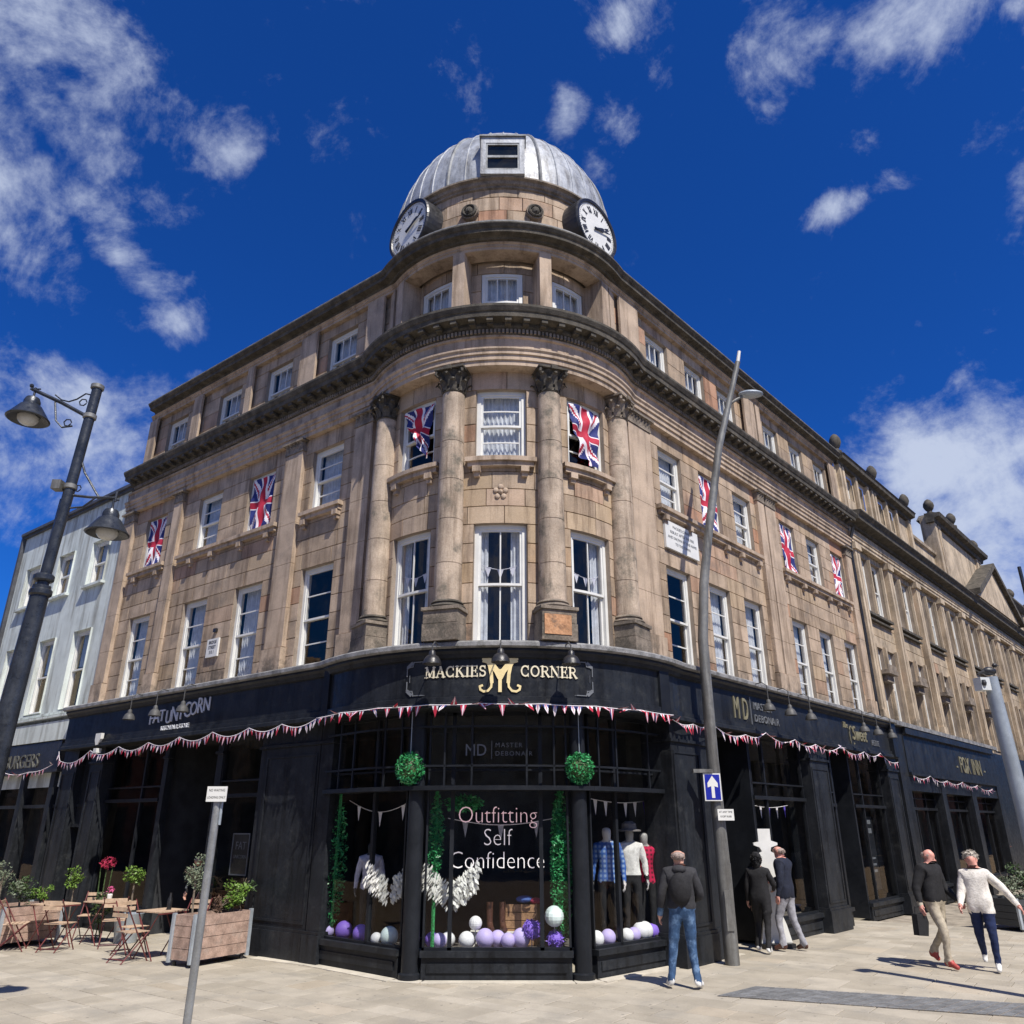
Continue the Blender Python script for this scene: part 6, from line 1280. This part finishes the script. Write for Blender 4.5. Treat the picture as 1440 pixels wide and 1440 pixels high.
m = MB(); box(m, fs, -.15, .15, 0, .012, 2.48, 2.93); m.build('rim', WHITE, sn); m = MB(); box(m, fs, -.13, .13, -.004, 0, 2.5, 2.91); m.build('blue_face', mat('sign_blue', (.01, .02, .3), .4, var=.03, bump=0), sn)
m = MB(); prism(m, fs, [(-.028, 2.53), (.028, 2.53), (.028, 2.72), (.09, 2.7), (.09, 2.77), (0, 2.89), (-.09, 2.77), (-.09, 2.7), (-.028, 2.72)], -.008, -.004); m.build('arrow', WHITE, sn); m = MB(); box(m, fs, -.32, .02, -.02, .1, 2.94, 3.0); m.build('lamp_hood', GREYP, sn)
sn = thing('time_plate', 'small white lettered plate below the blue arrow sign', 'sign', (3.62, 14.3, 2.15)); fs2 = Fr(3.64, 14.27, rad(4)); m = MB(); box(m, fs2, -.14, .14, 0, .012, 2.17, 2.35); m.build('plate', WHITE, sn)
text_mesh('AT ANY TIME', .045, fs2, 0, 0, 2.29, BLACK, sn, 'line', .002, sx=.85); text_mesh('EXCEPT BUSES', .04, fs2, 0, 0, 2.22, BLACK, sn, 'line', .002, sx=.75)
sp = thing('sign_post', 'slim galvanised post with a small white plate in the left foreground', 'sign post', (-2.49, 7, 0)); m = MB(); tube(m, [(-2.49, 7, 0), (-2.47, 7, 2.3)], .032, 14); m.build('post', mat('bright_galvanised', (.3, .31, .31), .4, metal=.5), sp, smooth=True)
m = MB(); tube(m, [(-2.43, 6.99, 2.1), (-2.43, 6.99, 2.3)], .012, 8); m.build('strap', STEEL, sp); fs3 = Fr(-2.47, 6.95, rad(-3)); m = MB(); box(m, fs3, -.085, .085, 0, .008, 2.28, 2.4); m.build('plate', WHITE, sp)
text_mesh('NO WAITING', .028, fs3, 0, 0, 2.36, BLACK, sp, 'line', .001, sx=.8); text_mesh('LOADING ONLY', .026, fs3, 0, 0, 2.305, BLACK, sp, 'line', .001, sx=.8)
bp_ = thing('camera_post', 'thick pale grey post with a camera box at its head on the right edge', 'post', (7.0, 11.5, 0)); m = MB(); tube(m, [(7.06, 11.5, 0), (7.03, 11.5, 2.3), (6.98, 11.5, 4.1)], [.11, .1, .095], 20); m.build('shaft', STEEL, bp_, smooth=True)
m = MB(); box(m, Fr(6.82, 11.45, rad(15)), -.09, .07, -.07, .07, 3.9, 4.08); m.build('camera_box', mat('pale_grey_plastic', (.5, .52, .52), .5), bp_); m = MB(); lathe(m, 6.79, 11.37, [(.03, 3.96), (.04, 4.0), (.03, 4.04)], 10); m.build('lens', BLACK, bp_)
bd = MB(); ball(bd, (6.99, 11.5, 4.19), .07, 10, 8, 1.5, .8, .9); ball(bd, (7.07, 11.48, 4.27), .035, 8, 6); tube(bd, [(6.93, 11.5, 4.19), (6.82, 11.52, 4.15)], [.04, .015], 6); tube(bd, [(7.09, 11.47, 4.27), (7.13, 11.46, 4.26)], [.012, .003], 5); tag(bd.build('pigeon', BLACK, smooth=True), 'dark pigeon perched on top of the thick grey post', 'bird')
fp = thing('distant_lamp_column', 'thin dark lamp column before the terrace at the far right', 'lamp post', (14.6, 24.5, 0)); m = MB(); tube(m, [(14.6, 21.5, 0), (14.6, 21.5, 9.0)], [.09, .05], 10); m.build('shaft', IRON, fp, smooth=True)

# ------------------------------------------------------------------ cafe furniture and planters
def planter(P0, P1, P2, h, label, mt=WOOD):
    a = math.atan2(P2[1] - P1[1], P2[0] - P1[0]); L_ = math.dist(P1, P2); D_ = math.dist(P0, P1); f_ = Fr(P1[0], P1[1], a)
    t = thing('planter', label, 'planter', ((P0[0] + P2[0]) / 2, (P0[1] + P2[1]) / 2, 0)); n = 4; b0 = .09; hh = (h - b0) / n
    for i in range(n):
        for q in ((.03, L_ - .03, 0, .025), (.03, L_ - .03, D_ - .025, D_), (0.005, .03, .025, D_ - .025), (L_ - .03, L_ - .005, .025, D_ - .025)): m = MB(); box(m, f_, *q, b0 + hh * i + .004, b0 + hh * (i + 1) - .004); m.build('board', mt, t)
    for x, y_ in ((0, 0), (L_, 0), (0, D_), (L_, D_)): m = MB(); box(m, f_, x - .03, x + .03, y_ - .02, y_ + .03, .05, h + .02); m.build('corner_angle', ZINC, t); m = MB(); lathe(m, *f_.p(abs(x - .06), abs(y_ - .06), 0)[:2], [(.035, 0.001), (.035, .06)], 8); m.build('castor', BLACK, t)
    m = MB(); box(m, f_, .03, L_ - .03, .03, D_ - .03, b0, h - .06); m.build('soil', mat('soil', (.04, .03, .02), .95), t); return f_, L_, D_
f1, L1, D1 = planter((-5.51, 14.37), (-5.08, 14.1), (-4.5, 15.1), .74, 'wooden planter on castors nearest the corner building, weathered pink boards')
f2, L2, D2 = planter((-10.3, 16.2), (-9.3, 16.0), (-8.75, 17.0), .68, 'wooden planter at the far left behind the red chairs')
f3, L3, D3 = planter((10.55, 19.55), (10.75, 18.55), (13.2, 19.4), .62, 'dark grey planter box with a low hedge at the right edge', mat('grey_board', (.05, .055, .06), .6))
def plant(name, label, c_, r, n, m_, stem_to, size=.04, stem_r=.018, extra=None, rz=None, cat='plant'):
    t = thing(name, label, cat, (c_[0], c_[1], stem_to)); r_ = random.Random(n + int(c_[0] * 10)); m = MB()
    for _ in range(7):
        o_ = Vector((r_.gauss(0, .42), r_.gauss(0, .42), r_.gauss(0, .42))); k_2 = r_.uniform(.38, .62); leaves(m, (c_[0] + o_.x * r, c_[1] + o_.y * r, c_[2] + o_.z * (rz or r)), r * k_2, r * k_2, (rz or r) * k_2, int(n / 6 * r_.uniform(.5, 1.3)), size * r_.uniform(.8, 1.15), shell=.3)
    m.build('foliage', m_, t); m = MB()
    tube(m, [(c_[0] + .02, c_[1], stem_to), (c_[0], c_[1], (c_[2] + stem_to) / 2), (c_[0], c_[1], c_[2])], stem_r, 6)
    for _ in range(7): d = Vector((r_.uniform(-1, 1), r_.uniform(-1, 1), r_.uniform(.1, 1))).normalized() * (r * .8); tube(m, [(c_[0], c_[1], c_[2] - r * .3), tuple(Vector(c_) + d)], .005, 4)
    m.build('trunk', BARK, t); return t
p = f1.p(.45, .3, 0); plant('olive_bush', 'grey green olive bush with a bare stem in the near planter', (p[0] - .25, p[1], 1.3), .27, 520, LEAFG, .66, .035)
p = f1.p(1.0, .3, 0); plant('leafy_shrub', 'bright lime green shrub at the right end of the near planter', (p[0], p[1], .92), .24, 620, LEAFL, .66, .04); p = f1.p(1.2, .35, 0); plant('leafy_shrub', 'darker sprig rising behind the lime green shrub', (p[0], p[1], 1.08), .2, 160, LEAF, .66, .035); p = f1.p(.7, .25, 0); plant('trailing_plant', 'brownish trailing plant beside the lime green shrub', (p[0], p[1], .85), .15, 200, mat('bronze_leaf', (.1, .06, .04), .6, var=.4, scale=30), .66, .03)
for i, (a, b, z, r, mm, l) in enumerate(((.15, .5, 1.12, .28, LEAFG, 'silvery bush at the left end of the far planter'), (.5, .4, 1.0, .26, LEAF, 'dark leafy bush in the middle of the far planter'), (.85, .3, .86, .16, LEAFL, 'low yellow green plant at the right of the far planter'))): p = f2.p(a, b, 0); plant('leafy_shrub', l, (p[0], p[1], z), r, 420, mm, .6, .035)
plant('standard_tree', 'small clipped ball tree behind the far planter', (-8.75, 17.3, 1.12), .19, 480, LEAFL, .0, .03, .015); plant('standard_tree', 'young ball headed tree growing from the zinc bucket', (-7.45, 17.05, 1.12), .22, 420, LEAFL, .45, .035, .018)
m = MB(); lathe(m, -7.45, 17.05, [(.2, 0.002), (.26, .48), (.27, .5), (.25, .5), (.24, .44)], 20, cap=False); lathe(m, -7.45, 17.05, [(.24, .43), (.01, .44)], 20, cap=False); tag(m.build('zinc_bucket', ZINC, smooth=True), 'tapered zinc bucket holding the young tree', 'bucket')
t = thing('hanging_flowers', 'crimson flower spray on tall stems in the left street window', 'flowers', (-8.1, 17.2, 0)); m = MB(); leaves(m, (-8.1, 17.2, 1.4), .15, .12, .13, 110, .035); m.build('petals', RFLOW, t); m = MB(); [tube(m, [(-8.1 + d, 17.2, 0), (-8.12 + d * 2, 17.2, 1.35)], .01, 5) for d in (-.06, 0, .06)]; leaves(m, (-8.1, 17.2, .6), .2, .15, .3, 120, .05); m.build('stems', LEAF, t)
p = f3.p(1.2, .4, 0)
for i in range(4): p = f3.p(.35 + i * .5, .45, 0); plant('hedge_shrub', ('first', 'second', 'third', 'fourth')[i] + ' low shrub from the left in the grey planter at the right edge', (p[0], p[1], .9), .36, 520, LEAF if i % 2 else LEAFG, .55, .04, rz=.3)
def table(c_, rot, label):
    t = thing('cafe_table', label, 'table', (c_[0], c_[1], 0)); f_ = Fr(c_[0], c_[1], rad(rot))
    for i in range(6): m = MB(); box(m, f_, -.3 + i * .102, -.3 + i * .102 + .092, -.3, .3, .715, .735); m.build('slat', TABLEW, t)
    for a in ((-.3, -.28, -.3, .3), (.28, .3, -.3, .3)): m = MB(); box(m, f_, *a, .69, .714); m.build('rail', REDMET, t)
    for sx_ in (-1, 1):
        for sy_ in (-1, 1): m = MB(); tube(m, [f_.p(sx_ * .27, sy_ * .27, .71), f_.p(-sx_ * .24, sy_ * .27, 0)], .011, 6); m.build('leg', REDMET, t)
    return f_
def make_chair(c_, rot, label):
    t = thing('folding_chair', label, 'chair', (c_[0], c_[1], 0), rad(rot), group='oxblood folding chairs at the cafe tables'); L = lambda mb, nm, mm=REDMET: local(mb, nm, mm, t)
    for i in range(5): m = MB(); box(m, ID, -.19, .19, -.2 + i * .078, -.2 + i * .078 + .062, .44, .452); L(m, 'seat_slat', TABLEW)
    for z in (.68, .77): m = MB(); box(m, ID, -.19, .19, .27, .285, z, z + .06); L(m, 'back_slat', TABLEW)
    for sx_ in (-1, 1): m = MB(); tube(m, [(sx_ * .2, -.22, 0), (sx_ * .2, .3, .85)], .011, 6); L(m, 'leg'); m = MB(); tube(m, [(sx_ * .18, .26, 0), (sx_ * .18, -.2, .45)], .011, 6); L(m, 'leg')
    m = MB(); tube(m, [(-.18, .23, .06), (.18, .23, .06)], .009, 6); L(m, 'stretcher'); return t
table((-6.05, 15.15), -30, 'slatted table with red legs beside the near planter'); table((-8.55, 16.35), -30, 'slatted table in front of the far planter'); table((-7.85, 16.9), -30, 'small slatted table between the bucket and the far planter')
c0 = make_chair((-6.35, 14.75), 150, 'red chair facing the near table, nearest the open paving')
for (x, y, r, l) in ((-5.75, 15.7, -10, 'red chair behind the near table'), (-6.65, 15.45, 60, 'red chair at the left side of the near table'), (-9.0, 15.95, 110, 'red chair at the left of the far table'), (-8.2, 15.95, 170, 'red chair in front of the far table'), (-7.45, 16.45, 200, 'red chair beside the small middle table'), (-8.35, 17.35, 10, 'red chair behind the small middle table')):
    c = copytree(c0); c.location = (x, y, 0); c.rotation_euler.z = rad(r); c['label'] = l
vs_ = thing('table_vase', 'small pot of pink flowers on the middle table', 'vase', (-7.8, 16.85, .736)); m = MB(); lathe(m, -7.8, 16.85, [(.04, .737), (.05, .84), (.04, .86)], 10); m.build('pot', WHITE, vs_); m = MB(); leaves(m, (-7.8, 16.85, .93), .07, .07, .06, 60, .025); m.build('petals', mat('pink_petals', (.55, .1, .25), .7, bump=0), vs_)
m = MB(); lathe(m, -5.95, 15.15, [(.04, .737), (.04, .9), (.02, .95), (.018, 1.0)], 12); tag(m.build('bottle', BLACK, smooth=True), 'black bottle standing on the near cafe table', 'bottle')

# buildings across the junction, seen as reflections in the glass
ro = random.Random(14); x = -36
def reflected_front(FO, w_, h_, mm, l, xr=0):
    p_ = FO.p(w_ / 2, 0, 0); OB = thing('opposite_building', l, 'building', (p_[0], p_[1], 0), group='buildings seen as reflections in the shop glass'); opo = []; nx_ = int(w_ / 2.4)
    for j in range(nx_):
        xc = w_ * (j + .5) / nx_
        for z in (.5, 4.2, 6.6):
            if z + 1.6 < h_: opo.append((xc - (.95 if z < 1 else .5), xc + (.95 if z < 1 else .5), z, z + (2.6 if z < 1 else 1.5)))
    m = MB(); backing(m, FO, 0, w_, 0, h_, opo, y=0, reveal=.2); box(m, FO, 0, w_, -.3, 6, h_, h_ + .3); box(m, FO, 0, w_, -.15, 0, 3.4, 3.9); m.build('street_front', mm, OB)
    m = MB(); quad(m, FO.p(0, .2, 0), FO.p(w_, .2, 0), FO.p(w_, .2, h_), FO.p(0, .2, h_)); m.build('window_glass', NAVYD, OB)
s0 = 0
for w_, h_, mm, l in ((9, 8.5, BRICKR, 'red brick front facing the left street shops'), (8, 7.0, STONEP, 'low stone front facing the left street shops'), (12, 9.5, STONEB, 'tall stone front facing the left street shops'), (14, 8, BRICKR, 'long brick front well along the left street'), (34, 9, STONEP, 'last stone front in the distance of the left street')):
    reflected_front(Fr(PL[0] + nL[0] * 15 + LD[0] * (s0 + 3), PL[1] + nL[1] * 15 + LD[1] * (s0 + 3), 2.489), w_, h_, mm, l); s0 += w_
s0 = 0
for w_, h_, mm, l in ((10, 8.0, STONEP, 'stone front facing the right street shops'), (9, 9.5, BRICKR, 'tall brick front facing the right street shops'), (12, 7.5, RENDER, 'pale front facing the right street shops'), (16, 9, STONEB, 'long stone front well along the right street'), (30, 8, BRICKR, 'long red brick front at the far end of the right street'), (34, 9, STONEP, 'last stone front in the distance of the right street')):
    s0 += w_; reflected_front(Fr(PR[0] + nR[0] * 15 + RD[0] * (s0 + 2), PR[1] + nR[1] * 15 + RD[1] * (s0 + 2), -2.311), w_, h_, mm, l)
for i_, (w_, h_, mm, l) in enumerate(((15, 8.2, BRICKR, 'red brick front'), (12, 9.8, STONEP, 'buff stone front'), (11, 7.2, RENDER, 'pale rendered front'), (16, 10.2, STONEB, 'tall buff stone front'), (13, 8.4, BRICKR, 'long red brick front'))):
    OB = thing('opposite_building', l + ' across the junction, number %s from the left in the reflections' % ('one', 'two', 'three', 'four', 'five')[i_], 'building', (x + w_ / 2, -15, 0), group='buildings reflected from across the junction')
    FO = Fr(x, -15 - ro.random(), 0); FO = Fr(x + w_, -15 - ro.random(), math.pi); opo = []
    nx_ = int(w_ / 2.6)
    for j in range(nx_):
        xc = w_ * (j + .5) / nx_
        for z in (.6, 4.2, 6.6): 
            if z + 1.6 < h_: opo.append((xc - .55, xc + .55, z, z + (2.5 if z < 1 else 1.5)))
    m = MB(); backing(m, FO, 0, w_, 0, h_, opo, y=0, reveal=.2); box(m, FO, 0, w_, -.3, 6, h_, h_ + .3); box(m, FO, 0, w_, -.15, 0, 3.5, 3.8); m.build('street_front', mm, OB)
    m = MB(); quad(m, FO.p(0, .2, 0), FO.p(w_, .2, 0), FO.p(w_, .2, h_), FO.p(0, .2, h_)); m.build('window_glass', NAVYD, OB); x += w_
